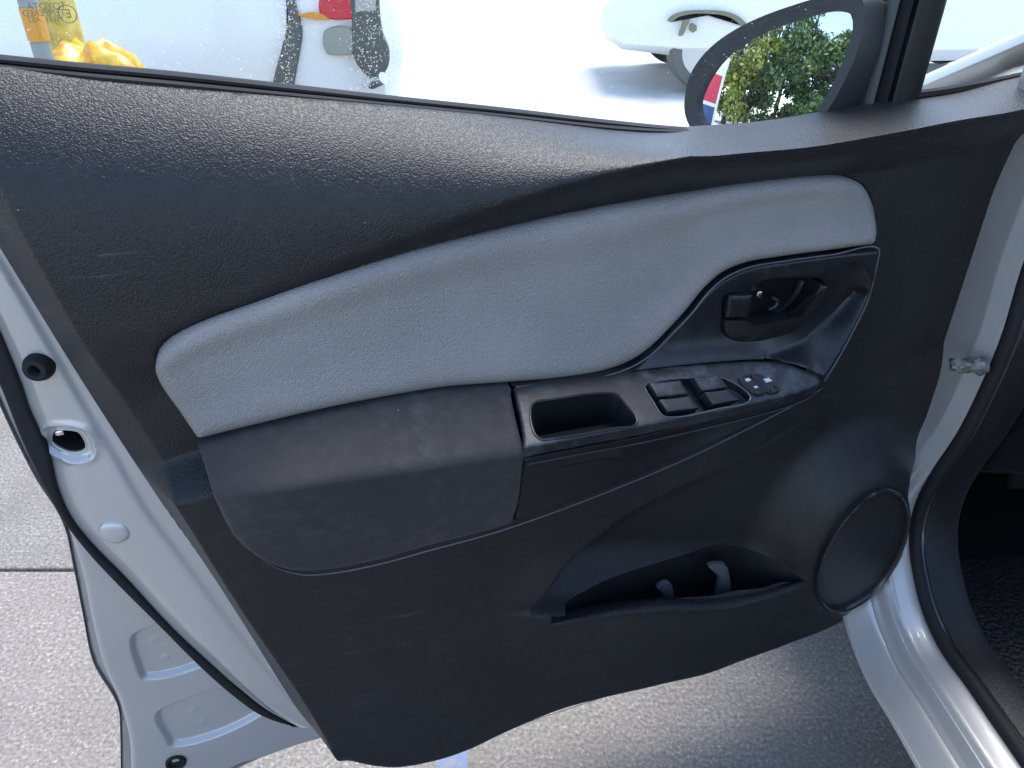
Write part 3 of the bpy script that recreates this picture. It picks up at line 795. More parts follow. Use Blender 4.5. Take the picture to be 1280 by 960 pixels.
for _ in range(4):
    Wm = .5 * Wm + .125 * (np.roll(Wm, 1, 0) + np.roll(Wm, -1, 0) + np.roll(Wm, 1, 1) + np.roll(Wm, -1, 1))
def w_bz(u, v):
    x = np.clip((np.asarray(u, float) - gx_[0]) / hb, 0, len(gx_) - 1.001); y = np.clip((np.asarray(v, float) - gy_[0]) / hb, 0, len(gy_) - 1.001)
    i = x.astype(int); j = y.astype(int); fx = x - i; fy = y - j
    return (Wm[j, i] * (1 - fx) + Wm[j, i + 1] * fx) * (1 - fy) + (Wm[j + 1, i] * (1 - fx) + Wm[j + 1, i + 1] * fx) * fy
HREC = [(905, 370), (909, 367), (937, 364), (942, 356), (1020, 348), (1027, 349), (1031, 355), (1020, 379), (997, 403), (964, 417), (928, 423), (907, 420), (902, 414), (902, 395)]
hrP = uvhit(HREC, w_bz, 3.0)
bez = sheet('handle_bezel', door, M['bezel'], ccw(puv(BEZ, True, 4.0)), w_bz, .0021, [hrP], (0, 0, -.02), .0025, .002)
tag(bez, 'satin black bezel scooped around the inside handle')
hc = cup('handle_cup', bez, M['smoothblk'], rim3(hrP, w_bz), (0.0, .024, .006), .93)
def flatw(k): return lambda u, v: 0 * np.asarray(u, float) + k
lev = prism('handle_lever', bez, M['bezel'], [(903.5, 399, 'c'), (929, 399, 'c'), (935, 403.5), (967, 401), (1000, 393, 'c'), (1015, 373), (1024, 355, 'c'), (1033, 357, 'c'), (1020, 384), (1001, 406), (973, 419.5), (937, 425.5), (913, 423), (905, 415)], flatw(.014), .004, .02, .0024, 3)
tab = prism('lock_tab', bez, M['bezel'], [(909, 368.5, 'c'), (939, 367, 'c'), (932.5, 396.5, 'c'), (905, 396.5, 'c')], flatw(.011), .004, .02, .0025, 5, True, .0008)
qa = smooth_px([(1003, 350), (995, 367), (981, 383), (961, 397)], False, 3); u, v = unp(qa[:, 0], qa[:, 1], -.004)
tube('handle_arm', W3(u, v, np.full(len(u), -.004)), .0036, M['bezel'], bez, 8)
prism('screw', bez, M['chrome'], [(944.5, 366), (948, 362.5), (952, 364.5), (952, 370), (948, 372.5), (945, 370.5)], flatw(-.008), .003, .01, .0014, 1.5)
qa = smooth_px([(966, 372), (972, 376), (969, 383), (961, 387)], False, 3); u, v = unp(qa[:, 0], qa[:, 1], -.010)
tube('latch_rod', W3(u, v, np.full(len(u), -.010)), .0016, M['greyplastic'], bez, 6)

# ---- speaker
ringv = W3(RUV[:, 0], RUV[:, 1], np.full(len(RUV), PODW)); cL = ringv.mean(0)
def sc_(k, w): 
    r = cL + (ringv - cL) * k
    r = r.copy(); r[:, 1] = -(PODW + w)
    return r
spk = loft('speaker_ring', [sc_(1.0, -.02), sc_(1.0, .004), sc_(.99, .0075), sc_(.965, .0085), sc_(.94, .007), sc_(.925, .003), sc_(.92, -.002)], M['glossblk'], door)
tag(spk, 'oval looking round speaker ring')
def grille_mat():
    m, nt, b = mat_new('speaker_mesh')
    v = coords(nt)
    mp = N(nt, 'ShaderNodeMapping'); mp.inputs['Rotation'].default_value = (0, radians(0), 0); mp.inputs['Scale'].default_value = (1, 0, 1); nt.links.new(v, mp.inputs[0])
    vo = N(nt, 'ShaderNodeTexVoronoi', feature='F1', voronoi_dimensions='3D'); vo.inputs['Scale'].default_value = 330; vo.inputs['Randomness'].default_value = 0.0
    # staggered rows
    sx = N(nt, 'ShaderNodeSeparateXYZ'); nt.links.new(mp.outputs[0], sx.inputs[0])
    def mth(op, a, b=None):
        n = N(nt, 'ShaderNodeMath', operation=op)
        for s, val in ((n.inputs[0], a), (n.inputs[1], b)):
            if val is None: continue
            if hasattr(val, 'links'): nt.links.new(val, s)
            else: s.default_value = val
        return n.outputs[0]
    row = mth('MULTIPLY', sx.outputs['Z'], 1 / .0058)
    par = mth('MULTIPLY', mth('MODULO', mth('FLOOR', row), 2.0), .5)
    col = mth('ADD', mth('MULTIPLY', sx.outputs['X'], 1 / .0058), par)
    fx = mth('SUBTRACT', mth('FRACT', col), .5); fz = mth('SUBTRACT', mth('FRACT', row), .5)
    r = mth('SQRT', mth('ADD', mth('MULTIPLY', fx, fx), mth('MULTIPLY', fz, fz)))
    hole = ramp(nt, r, .30, .38)
    c = mixc(nt, hole, (.001, .001, .001), (.017, .018, .021))
    nt.links.new(c, b.inputs['Base Color'])
    b.inputs['Roughness'].default_value = .45
    bp = N(nt, 'ShaderNodeBump'); bp.inputs['Strength'].default_value = 1.0; bp.inputs['Distance'].default_value = .0015
    nt.links.new(hole, bp.inputs['Height']); nt.links.new(bp.outputs[0], b.inputs['Normal'])
    return m
M['grille'] = grille_mat()
loft('speaker_grille', [sc_(.93, .0005), sc_(.8, .0022), sc_(.5, .0045), sc_(.2, .0055)], M['grille'], spk, True, False, True)

# ---- map pocket
pr = rim3(HOLEP, lambda u, v: w_trim(u, v, False))
pk = []
n_ = len(pr)
inner = pr.copy()
pocket_bottom = pr.copy()
for k, (dy, dz, s) in enumerate(((0, 0, 1.0), (.006, -.004, .995), (.02, -.05, .96), (.022, -.11, .9))):
    r = pr.copy(); c = r.mean(0)
    r = c + (r - c) * s
    if k:
        r[:, 1] = np.clip(r[:, 1] + 0, -.02 if k > 1 else -.034, .022)
        low = pr[:, 2] < c[2]
        r[:, 2] += dz * np.where(True, 1, 1)
    pk.append(r)
pocket = loft('map_pocket', pk, M['smoothblk'], trim, True, False, True)
back = box('pocket_back', (pr[:, 0].min() - .02, .022, pr[:, 2].min() - .12), (pr[:, 0].max() + .02, .026, pr[:, 2].max() + .03), M['dark'], trim)
for q in ([(821, 735), (826, 729), (836, 727), (840, 733), (840, 751), (829, 751), (828, 741)], [(885, 707), (892, 704), (906, 705), (910, 712), (908, 748), (896, 748), (897, 716), (890, 710)]):
    prism('pocket_clip', trim, M['greyplastic'], q, lambda u, v: 0 * u + .012, .003, .004, .002, 3)

li = smooth_px([(690, 773.3, .044), (740, 762.5, .044), (780, 755.5, .044), (815, 751.5, .044), (855, 750, .044), (902, 749, .044), (925, 746, .043), (960, 738.5, .041), (1012, 725, .036)], False, 6)
lo_ = smooth_px([(688, 782, .056), (715, 776, .056), (780, 765, .056), (840, 760.5, .056), (880, 759.5, .056), (915, 758, .055), (940, 752, .053), (965, 745, .050), (1013, 730, .040)], False, 6)
def rs(A_, n=90):
    L = np.r_[0, np.cumsum(np.hypot(*np.diff(A_[:, :2], axis=0).T))]; t = np.linspace(0, L[-1], n)
    return np.stack([np.interp(t, L, A_[:, k]) for k in range(3)], -1)
li, lo_ = rs(li), rs(lo_)
LR = []
for f_, dz, dw in ((1.0, -.008, -.004), (1.0, -.0015, .0012), (.85, .0008, 0), (.4, .0014, 0), (0.0, .0008, 0), (0.0, -.02, -.002)):
    A_ = li + (lo_ - li) * f_
    u, v = unp(A_[:, 0], A_[:, 1], A_[:, 2]); LR.append(W3(u, v + dz, A_[:, 2] + dw))
loft('pocket_lip', LR, M['trim'], trim, False)
# fine pale beads added where mouldings meet, their grey standing in for edge highlights
edge_line('trim_glint_bead', [(330, 701), (350, 711), (378, 718), (405, 717.5), (470, 706), (540, 687), (600, 671), (645, 657), (760, 614.5), (860, 572.5), (960, 523), (1004, 500)], lambda u, v: np.maximum(w_trim(u, v), w_arm0(u, v) - .006), .0011, M['edge'], (0, 0, 0), trim)
edge_line('bezel_glint_bead', [(645, 484), (720, 477), (761, 469), (795, 456), (816.5, 441), (841, 417), (863.5, 393), (887, 364), (908, 346.5), (936, 334.5), (981, 326.5), (1040, 318.5), (1098, 311), (1095, 335), (1086, 373), (1069, 409), (1051, 443), (1031, 476)], lambda u, v: 0 * u + np.maximum(w_bz(u, v), .008) - .0005, .0009, M['edge'], (0, 0, 0), bez)

# ---- belt weatherstrip, glass, posts
def strip(name, top, bot, w, mat, h=.004):
    t = smooth_px(top, False, 8); b = smooth_px(bot, False, 8)
    xs = np.linspace(max(t[0, 0], b[0, 0]), min(t[-1, 0], b[-1, 0]), 150)
    yt = np.interp(xs, t[:, 0], t[:, 1]); yb = np.interp(xs, b[:, 0], b[:, 1])
    R = []
    for f_, dw in ((0, -.008), (0, 0), (.25, h), (.6, h), (1.0, 0), (1.0, -.012)):
        y = yt + (yb - yt) * f_
        u, v = unp(xs, y, w); R.append(W3(u, v, w + dw + 0 * u))
    return loft(name, R, mat, door, False)
WT = [(-60, 64), (0, 70), (100, 80), (210, 90), (320, 102), (480, 120), (640, 137), (750, 150), (850, 160), (905, 163)]
WM = [(-60, 74), (0, 81), (100, 91), (210, 101), (320, 112), (480, 128), (640, 144), (750, 156), (830, 162), (905, 163.5)]
WB = [(-60, 79), (0, 87), (100, 101), (200, 111), (320, 121), (420, 129), (520, 138), (600, 146), (700, 158), (770, 166), (830, 168), (905, 165)]
ws = strip('belt_weatherstrip', WT, WM, TOPW - .012, M['rubber'], .005)
strip('belt_lip', WM, WB, TOPW - .004, M['rubber'], .003)
GW = TOPW - .022
gu = [unp(np.array([x]), np.array([y]), GW) for x, y in ((-70, 90), (900, 180), (1098, 160), (1130, 150), (1310, 110))]
uL, uP1, uP2, uR = gu[0][0][0], gu[2][0][0], gu[3][0][0], gu[4][0][0]
def pane(name, pts):
    P = np.array(pts); V = [tuple(p) for p in W3(P[:, 0], P[:, 1], np.full(len(P), GW))] + [tuple(p) for p in W3(P[:, 0], P[:, 1], np.full(len(P), GW - .0035))]
    n = len(P); Fc = [tuple(range(n))]
    me = mesh(name, V[:n], Fc, M['glass'], door, smooth=False)
    return me
PT = 1.52
# dividing post leans with the windscreen pillar
pp = [unp(np.array([x]), np.array([y]), GW) for x, y in ((1093, 136), (1128, 0))]
lean = (pp[1][0][0] - pp[0][0][0]) / (pp[1][1][0] - pp[0][1][0])
def post_u(x, y, v):  # u of a line through pixel with the post's lean
    a, b = unp(np.array([x]), np.array([y]), GW); return a[0] + lean * (v - b[0])
vbot = 0.96
pane('window_glass', [(uL - .3, vbot + .06), (uP1, vbot), (post_u(1100, 133, PT), PT), (uL - .12, PT)])
pane('quarter_glass', [(post_u(1125, 120, vbot), vbot), (uR + .08, vbot), (uR + .08, 1.10), (post_u(1135, 110, 1.32), 1.32)])
def post(name, xa, xb, y, w0, w1, mat, top=PT, parent=door):
    R = []
    for v in np.linspace(vbot + .02, top, 14):
        a, b = post_u(xa, y, v), post_u(xb, y, v); c = (b - a) * .18
        R.append(np.array([[a, -w0, v], [a, -(w1 - .003), v], [a + c, -w1, v], [b - c, -w1, v], [b, -(w1 - .003), v], [b, -w0, v]]))
    return loft(name, R, mat, parent, True, True, True)
M['seal_grey'] = simple('weathered_rubber_channel', (.07, .075, .075), .6)
dp = post('division_post', 1101, 1133, 133, GW - .014, GW + .018, M['smoothblk'])
post('glass_run', 1091, 1099, 133, GW - .01, GW + .012, M['rubber'], parent=dp)
post('channel_lip', 1079, 1087, 135, GW - .006, GW + .006, M['seal_grey'], 1.14, parent=dp)
# outer sill moulding of the quarter glass
q0 = smooth_px([(1132, 122), (1180, 116), (1230, 107), (1275, 98), (1300, 93)], False, 8)
u, v = unp(q0[:, 0], q0[:, 1], TOPW - .008)
tube('quarter_moulding', W3(u, v, np.full(len(u), TOPW - .01)), .006, M['rubber'], door, 8)

# ---- mirror
M['foot'] = simple('dark_grey_mirror_foot', (.022, .024, .026), .5)
MW = -0.155
mc = unp(np.array([968.0]), np.array([95.0]), MW)
MC = door_world(mc[0][0], mc[1][0], MW)
nm = np.array([-.80, -.60, .165]); nm /= np.linalg.norm(nm)
e1 = np.cross([0, 0, 1.0], nm); e1 /= np.linalg.norm(e1)      # to the right as one looks at the mirror
e2 = np.cross(nm, e1)
def on_mirror(rows, step=4.0, closed=True):
    q = smooth_px(rows, closed, step); d = rays(q[:, 0], q[:, 1])
    t = ((MC - CAM) @ nm) / (d @ nm)
    P = CAM + t[:, None] * d
    return np.stack([(P - MC) @ e1, (P - MC) @ e2], -1)
def m2l(a, b, h):
    P = MC + np.asarray(a)[:, None] * e1 + np.asarray(b)[:, None] * e2 + np.asarray(h)[:, None] * nm
    r = P - DO
    return np.stack([r @ DU, -(r @ DN), r[:, 2]], -1)
GL = [(1064, 18), (1067, 32), (1060, 62), (1040, 108), (1018, 146), (1004, 172), (975, 186), (935, 184), (905, 174), (885, 160), (874, 146), (871, 130), (880, 108), (902, 78), (938, 51), (1000, 25), (1048, 13)]
HO_ = [(1082, -2), (1083, 30), (1074, 68), (1052, 115), (1030, 152), (1014, 184), (980, 201), (930, 199), (893, 187), (869, 168), (857, 145), (857, 118), (866, 88), (890, 58), (930, 31), (995, 5), (1050, -8)]
glp, hop = on_mirror(GL), on_mirror(HO_)
RC = 0.95
def convex(a, b): return -(a * a + b * b) / (2 * RC)
dm = None
k0 = np.arange(len(hop))
def hring(s, h):
    c = hop.mean(0); r = c + (hop - c) * s
    return m2l(r[:, 0], r[:, 1], np.full(len(r), h))
# resample glass outline to housing ring count
def resamp(P, n):
    Q = np.vstack([P, P[:1]]); L = np.r_[0, np.cumsum(np.linalg.norm(np.diff(Q, axis=0), axis=1))]
    s = np.linspace(0, L[-1], n, endpoint=False)
    return np.stack([np.interp(s, L, Q[:, 0]), np.interp(s, L, Q[:, 1])], -1)
hop = resamp(hop, 72); gin = resamp(glp, 72)
gl3 = m2l(gin[:, 0], gin[:, 1], np.full(72, -.010)); gl4 = m2l(gin[:, 0], gin[:, 1], np.full(72, .0015))
dm = loft('door_mirror', [gl3, gl4, hring(.985, .003), hring(1.0, -.002), hring(1.03, -.02), hring(1.0, -.05), hring(.88, -.085), hring(.6, -.108), hring(.25, -.116)], M['foot'], door, True, False, True)
tag(dm, 'black exterior mirror seen through the glass')
sheet('mirror_glass', dm, M['mirror'], ccw(glp), convex, .006, (), None, 0, mapf=lambda a, b, h: m2l(a, b, h + .002))
FOOT = [(1066, -60, 'c'), (1150, -60, 'c'), (1128, 0), (1096, 140, 'c'), (1060, 165, 'c'), (1016, 165, 'c'), (1043, 108), (1062, 64), (1069, 32)]
fp = ccw(puv(FOOT, True, 6.0, GW - .03))
sheet('mirror_foot', dm, M['foot'], fp, lambda u, v: 0 * u + GW - .025, .01, (), (0, 0, -.07), .006, .005)

# ---- painted inner shell, seal and hardware along the rear edge
SEAL_R = [(-40, 330, -.045), (0, 415, -.046), (27, 482, -.047), (37, 512, -.047), (60, 562, -.048), (72, 610, -.048), (87, 645, -.048), (112, 678, -.048), (154, 720, -.047), (215, 785, -.046), (265, 831, -.045), (300, 861, -.043), (332, 886, -.038), (372, 908, -.03)]
SEAL_L = [(-40, 400, -.05), (0, 482, -.05), (25, 545, -.051), (50, 598, -.052), (82, 655, -.052), (112, 693, -.051), (137, 720, -.05), (200, 783, -.048), (250, 833, -.046), (292, 870, -.044), (325, 893, -.04), (372, 910, -.032)]
EDGE = [(-40, 245, -.028), (0, 305, -.028), (110, 480, -.027), (190, 600, -.023), (272, 720, -.014), (330, 805, -.008), (398, 902, -.002)]
edge_uv = puv(EDGE, False)
sr_uv = puv(SEAL_R, False)
def w_shell(u, v):
    de = dist(edge_uv, u, v, False); ds = dist(sr_uv, u, v, False)
    o = np.argsort(edge_uv[:, 1]); we = np.interp(v, edge_uv[o, 1], smooth_px(EDGE, False, 5.0)[o, 2])
    o2 = np.argsort(sr_uv[:, 1]); wsr = np.interp(v, sr_uv[o2, 1], smooth_px(SEAL_R, False, 5.0)[o2, 2])
    t = de / np.maximum(de + ds, 1e-5)
    w = we - .006 + (wsr - we + .006) * (t ** 1.0) + .006 * np.sin(np.pi * np.clip(t, 0, 1)) + .004 * sstep(t, .18, .30) * (1 - sstep(t, .7, .95))
    return w
LATCH = [(67, 539), (71, 535), (97, 531), (102, 533), (110, 550), (108, 555), (70, 560), (64, 556)]
lat_uv = ccw(puv(LATCH, True, 2.5, -.044))
def w_shell_n(u, v):
    w = w_shell(u, v)
    d = -sdf(lat_uv, u, v)
    return w - .004 * (1 - sstep(d, .003, .008)) + .0025 * np.exp(-((d - .009) / .003) ** 2)
shell_poly = ccw(np.vstack([edge_uv + np.array([.006, 0]), sr_uv[::-1]]))
hexr = []
for s_ in (1.12, 1.25, 1.4, 1.6): hexr.append(lat_uv.mean(0) + (lat_uv - lat_uv.mean(0)) * s_)
shell = sheet('door_shell', door, M['silver'], shell_poly, w_shell_n, .0032, [lat_uv], (0, 0, -.012), 0, extra=np.vstack(hexr), lip=(0, 0, -.004))
tag(shell, 'silver painted steel inner shell')
cup('latch_opening', shell, M['dark'], rim3(lat_uv, w_shell_n) + np.array([0, .003, 0]), (0.012, .03, 0), .9)
tube('latch_rim', np.vstack([rim3(lat_uv, w_shell_n)] * 1 + [rim3(lat_uv, w_shell_n)[:1]]), .0007, M['silver'], shell, 6)
latu = rim3(lat_uv, w_shell_n).mean(0)
box('latch_pawl', latu + np.array([-.012, .008, .001]), latu + np.array([-.004, .02, .007]), M['chrome'], shell, .001)
# bump stop
def cyl(name, c, n, prof, mat, parent, seg=28, sx=1.0):
    n = np.array(n, float); n /= np.linalg.norm(n)
    a = np.cross(n, [0, 0, 1.0]); a /= np.linalg.norm(a); b = np.cross(a, n)
    th = np.linspace(0, 2 * np.pi, seg, endpoint=False)
    R = [np.array(c) + h * n + r * (np.cos(th)[:, None] * a * sx + np.sin(th)[:, None] * b) for r, h in prof]
    return loft(name, R, mat, parent, True, False, True)
bu, bv, bw = hit([50], [457], w_shell)
cyl('bump_stop', W3(bu, bv, bw)[0], (-.25, -1, .05), [(.0125, -.003), (.0125, .004), (.0105, .009), (.0095, .0105), (.0055, .0108), (.004, .008), (.003, .002)], M['rubber'], shell)
du_, dv_, dw_ = hit([144], [664], w_shell)
cyl('pressed_dome', W3(du_, dv_, dw_)[0] + np.array([0, .001, 0]), (-.12, -1, .05), [(.0150, -.002), (.0148, .001), (.0135, .0032), (.010, .0048), (.005, .0055)], M['silver'], shell)
# rubber seal between shell and flange
seal_poly = ccw(np.vstack([puv([(a, b, -.044) for a, b, c in SEAL_R], False), puv([(a, b, -.044) for a, b, c in SEAL_L], False)[::-1]]))
tag(sheet('door_seal', door, M['rubber'], seal_poly, lambda u, v: w_shell(u, v) * 0 - .041, .004, (), (0, 0, -.012), .0035, .004), 'black rubber door edge seal')
# lower flange with two pressed panels
FL = [(60, 600, -.055, 'c'), (74, 640, -.055), (88, 675, -.055), (104, 730, -.055), (113, 775, -.055), (128, 835, -.055), (150, 885, -.055), (161, 930, -.055), (164, 985, -.055), (172, 1030, -.055), (230, 1005, -.055), (287, 962, -.055), (330, 949, -.055), (420, 921, -.05, 'c'), (400, 900, -.03, 'c'), (320, 880, -.045), (265, 825, -.048), (210, 775, -.05), (150, 712, -.052), (105, 660, -.053), (80, 620, -.054)]
P1 = ccw(puv([(163, 800), (167, 793), (176, 788), (212, 780), (262, 829), (256, 832), (184, 850), (176, 848), (172, 840)], True, 3.0, -.056))
P2 = ccw(puv([(194, 897), (197, 890), (206, 885), (290, 862), (330, 890), (322, 897), (222, 934), (212, 933), (207, 925)], True, 3.0, -.056))
def w_fl(u, v):
    w = np.full(np.shape(u), -.056)
    for P in (P1, P2): w = w - .0075 * sstep(sdf(P, u, v), -.001, .0055)
    for (x, y) in ((206, 824), (193, 803), (242, 890), (253, 905)):
        a, b = unp(np.array([x * 1.0]), np.array([y * 1.0]), -.06); r = np.hypot(u - a[0], v - b[0])
        w = w + .0012 * np.exp(-((r - .003) / .0011) ** 2)
    return w
ex2 = []
for P in (P1, P2):
    for off in np.linspace(-.004, .007, 8):
        c = P.mean(0); r = np.linalg.norm(P - c, axis=1).mean(); ex2.append(c + (P - c) * (1 - off / r))
fl = sheet('door_flange', door, M['silver'], ccw(puv(FL, True, 5.0)), w_fl, .0026, (), (0, 0, -.02), .006, .008, extra=np.vstack(ex2))
tag(fl, 'silver lower flange with two pressed rectangles')
pu, pv = unp(np.array([220.0]), np.array([953.0]), -.055)
cyl('drain_plug', W3(pu, pv, np.array([-.055]))[0], (0, -1, .05), [(.0125, -.002), (.0125, .002), (.0105, .0035), (.0085, .002), (.0075, -.0005), (.004, -.001)], M['rubber'], fl)
# outer skin
SK = [(-90, 60, -.09, 'c'), (-80, 300, -.09), (-20, 470, -.09), (40, 600, -.088), (76, 662, -.085), (90, 720, -.085), (101, 775, -.085), (115, 838, -.085), (146, 893, -.085), (149, 930, -.085), (151, 985, -.085), (165, 1040, -.085), (240, 1010, -.085), (300, 968, -.085), (420, 925, -.085), (520, 900, -.085), (640, 865, -.085), (760, 830, -.085), (900, 795, -.085), (1000, 760, -.085), (1060, 700, -.085), (1110, 600, -.085), (1180, 460, -.085), (1220, 300, -.085), (1250, 200, -.085), (1262, 130, -.085, 'c'), (1000, 182, -.09), (830, 186, -.09), (600, 164, -.09), (320, 136, -.09), (100, 112, -.09)]
skp = ccw(puv(SK, True, 8.0))
def w_skin(u, v): return -.10 - .035 * sstep(sdf(skp, u, v), 0, .12)
skin = sheet('outer_skin', door, M['silver'], skp, w_skin, .014, (), (0, 0, .008), .004, .004)
tag(skin, 'silver outer door skin')
hu, hv = unp(np.array([330.0]), np.array([300.0]), -.13)
hp = np.array([[hu[0] - .1 + .2 * t, .135 + .03 * math.sin(math.pi * t), hv[0] + .06 - .01 * t] for t in np.linspace(0, 1, 17)])
tube('outer_handle', hp, .012, M['silver'], door, 10, .7)

# ---- rain drops dried and standing on the outside of the glass
V = []; Fc = []
th6 = np.linspace(0, 2 * np.pi, 7)[:-1]
ua, ub = unp(np.array([-20.0, 1080.0]), np.array([100.0, 100.0]), GW)[0]
cl_ = rng.uniform(0, 1, (26, 2))
for i in range(1100):
    k_ = rng.uniform()
    if k_ < .3: qx, qy = rng.normal(360, 9), rng.uniform(-10, 105)
    elif k_ < .65: qx, qy = rng.normal(464, 14), rng.uniform(-10, 112)
    else: qx, qy = rng.uniform(0, 1050), rng.uniform(-10, 150)
    uu_, vv_ = (float(t_[0]) for t_ in unp(np.array([qx]), np.array([qy]), GW))
    r_ = rng.uniform(.0002, .00065)
    b_ = len(V)
    V += [(uu_ + r_ * math.cos(t), -(GW - .001), vv_ + r_ * math.sin(t)) for t in th6] + [(uu_, -(GW - .001 - r_ * .55), vv_)]
    Fc += [(b_ + k, b_ + (k + 1) % 6, b_ + 6) for k in range(6)]
M['drop'] = bpy.data.materials.new('dried_water_spot'); M['drop'].use_nodes = True
_nt = M['drop'].node_tree; _nt.nodes.clear()
_o = _nt.nodes.new('ShaderNodeOutputMaterial'); _m = _nt.nodes.new('ShaderNodeMixShader'); _t = _nt.nodes.new('ShaderNodeBsdfTransparent'); _d = _nt.nodes.new('ShaderNodeBsdfTranslucent')
_d.inputs[0].default_value = (.8, .8, .76, 1); _m.inputs[0].default_value = .45
_nt.links.new(_t.outputs[0], _m.inputs[1]); _nt.links.new(_d.outputs[0], _m.inputs[2]); _nt.links.new(_m.outputs[0], _o.inputs[0])
tag(mesh('water_drops', V, Fc, M['drop'], door, None), 'dried water drops on the window glass', kind='stuff')

# ---- glass marking, printed on the far side of the pane so it reads backwards from here
def glass_text(body, px, py, size):
    cu = bpy.data.curves.new('glass_marking', 'FONT'); cu.body = body; cu.size = size; cu.align_x = 'CENTER'; cu.align_y = 'CENTER'
    tmp = bpy.data.objects.new('tmp', cu); COL.objects.link(tmp)
    dg = bpy.context.evaluated_depsgraph_get()
    me = bpy.data.meshes.new_from_object(tmp.evaluated_get(dg))
    bpy.data.objects.remove(tmp)
    a, b = unp(np.array([px]), np.array([py]), GW - .0006)
    for vx in me.vertices:
        x, y = vx.co.x, vx.co.y
        vx.co = Vector((a[0] - x, -(GW - .0006), b[0] + y))
    me.name = 'glass_marking'
    return link('glass_marking', me, M['mark'], door)
M['mark'] = simple('grey_ceramic_print', (.16, .15, .11), .7)
glass_text('TOYOTA', 58.0, 8.0, .0065)
glass_text('TEMPERED', 55.0, 16.5, .0062)
glass_text('M131  AS2', 57.0, 24.5, .0055)
glass_text('E', 85.5, 17.5, .0085)
a, b = unp(np.array([84.5]), np.array([17.5]), GW - .0006)
th = np.linspace(0, 2 * np.pi, 33)
tube('marking_circle', np.stack([a[0] + .0062 * np.cos(th), np.full(33, -(GW - .0006)), b[0] + .0062 * np.sin(th)], -1), .0004, M['mark'], door, 5, 1.0, (0, 1, 0))

# ------------------------------------------------------------------ the car body on the right
HC_ = radians(4.0)
rcv = np.array([math.cos(HC_), math.sin(HC_), 0]); fcv = np.array([-math.sin(HC_), math.cos(HC_), 0])
car = thing('car', (1.4, 0.2, 0), 'silver car with open doorway, black door seal and dark footwell', 'car', world=True)
def car_w(a, b, z): return np.asarray(a)[..., None] * rcv + np.asarray(b)[..., None] * fcv + np.asarray(z)[..., None] * np.array([0, 0, 1.0])
def unp_car(rows, a, step=8.0):
    q = smooth_px(rows, False, step); d = rays(q[:, 0], q[:, 1])
    t = (a - CAM @ rcv) / (d @ rcv); P = CAM + t[:, None] * d
    return np.stack([P @ fcv, P[:, 2]], -1)
AS = 0.62
S0 = [(1300, 285), (1280, 337), (1255, 420), (1230, 480), (1200, 540), (1167, 590), (1149, 624), (1141, 655), (1140, 687), (1145, 722), (1157, 767), (1180, 815), (1210, 856), (1242, 902), (1280, 957)]
sp = unp_car(S0, AS)
# carry the opening on: up the pillar and back along the sill
d0 = sp[0] - sp[4]; d0 /= np.linalg.norm(d0)
top = [sp[0] + d0 * k for k in (.32, .24, .16, .08)]
bk = [sp[-1] + np.array([-k, -.004 * k]) for k in (.12, .3, .6, 1.0)]
path = np.vstack([top, sp, bk])
T = np.gradient(path, axis=0); T /= np.linalg.norm(T, axis=1)[:, None]
NO = np.stack([-T[:, 1], T[:, 0]], -1)
cen = np.array([.3, .85])
NO = np.where((((path - cen) * NO).sum(1) < 0)[:, None], -NO, NO)
for _ in range(6): NO[1:-1] = (NO[:-2] + 2 * NO[1:-1] + NO[2:]) / 4
NO /= np.linalg.norm(NO, axis=1)[:, None]
def sweep(name, sec, mat, parent, closed=False, pillar=False):
    R = []
    for (p, nn) in zip(path, NO):
        k = 1 - .50 * sstep(p[1], .40, .62) - .30 * sstep(p[1], .78, .95); kb = float(sstep(p[1], .42, .6))
        R.append(np.array([car_w(np.array(AS + da), np.array(p[0] + nn[0] * db), np.array(p[1] + nn[1] * db)) for da, db in sec]) if not pillar else
                 np.array([car_w(np.array(AS + (da * (1 - kb) + kb * (-.014 * min(1, 4 * i / len(sec))) if da < 0 else da)), np.array(p[0] + nn[0] * dbx), np.array(p[1] + nn[1] * dbx)) for i, ((da, db), dbx) in enumerate(zip(sec, [db * (1 - kb) + kb * (.13 * max(0, i / len(sec) - .08) if da < 0 else db) for i, (da, db) in enumerate(sec)]))]))
    return loft(name, R, mat, parent, closed)
def rsec(pts, k=5):
    q = smooth_px([tuple(p) for p in pts], False, .004)
    return q
fr = sweep('door_frame', rsec([(.006, .012), (.0, .002), (-.010, 0), (-.024, .003), (-.032, .006), (-.036, .0045), (-.040, .009), (-.0428, .008), (-.0465, .016), (-.051, .025), (-.0545, .027), (-.0558, .030), (-.0574, .0275), (-.068, .034), (-.080, .046), (-.0860, .053), (-.0890, .0515), (-.0905, .0555), (-.086, .062), (-.06, .072), (.0, .10), (.05, .13)]), M['silver'], car, False, True)
tag(fr, 'silver painted sill and hinge pillar')
sl = sweep('body_seal', [(.004 + .0085 * math.cos(t), -.003 + .0095 * math.sin(t)) for t in np.linspace(0, 2 * math.pi, 13)[:-1]], M['rubber'], car, True)
tag(sl, 'black rubber doorway seal')
sweep('seal_lip', [(.010 + .0035 * math.cos(t), -.009 + .0035 * math.sin(t)) for t in np.linspace(0, 2 * math.pi, 9)[:-1]], M['glossblk'], car, True)
it = sweep('scuff_trim', rsec([(.010, .004), (.016, -.003), (.03, -.005), (.055, -.003), (.07, .004), (.078, .03), (.082, .09), (.084, .16)]), M['trim'], car)
tag(it, 'black plastic inner sill trim')
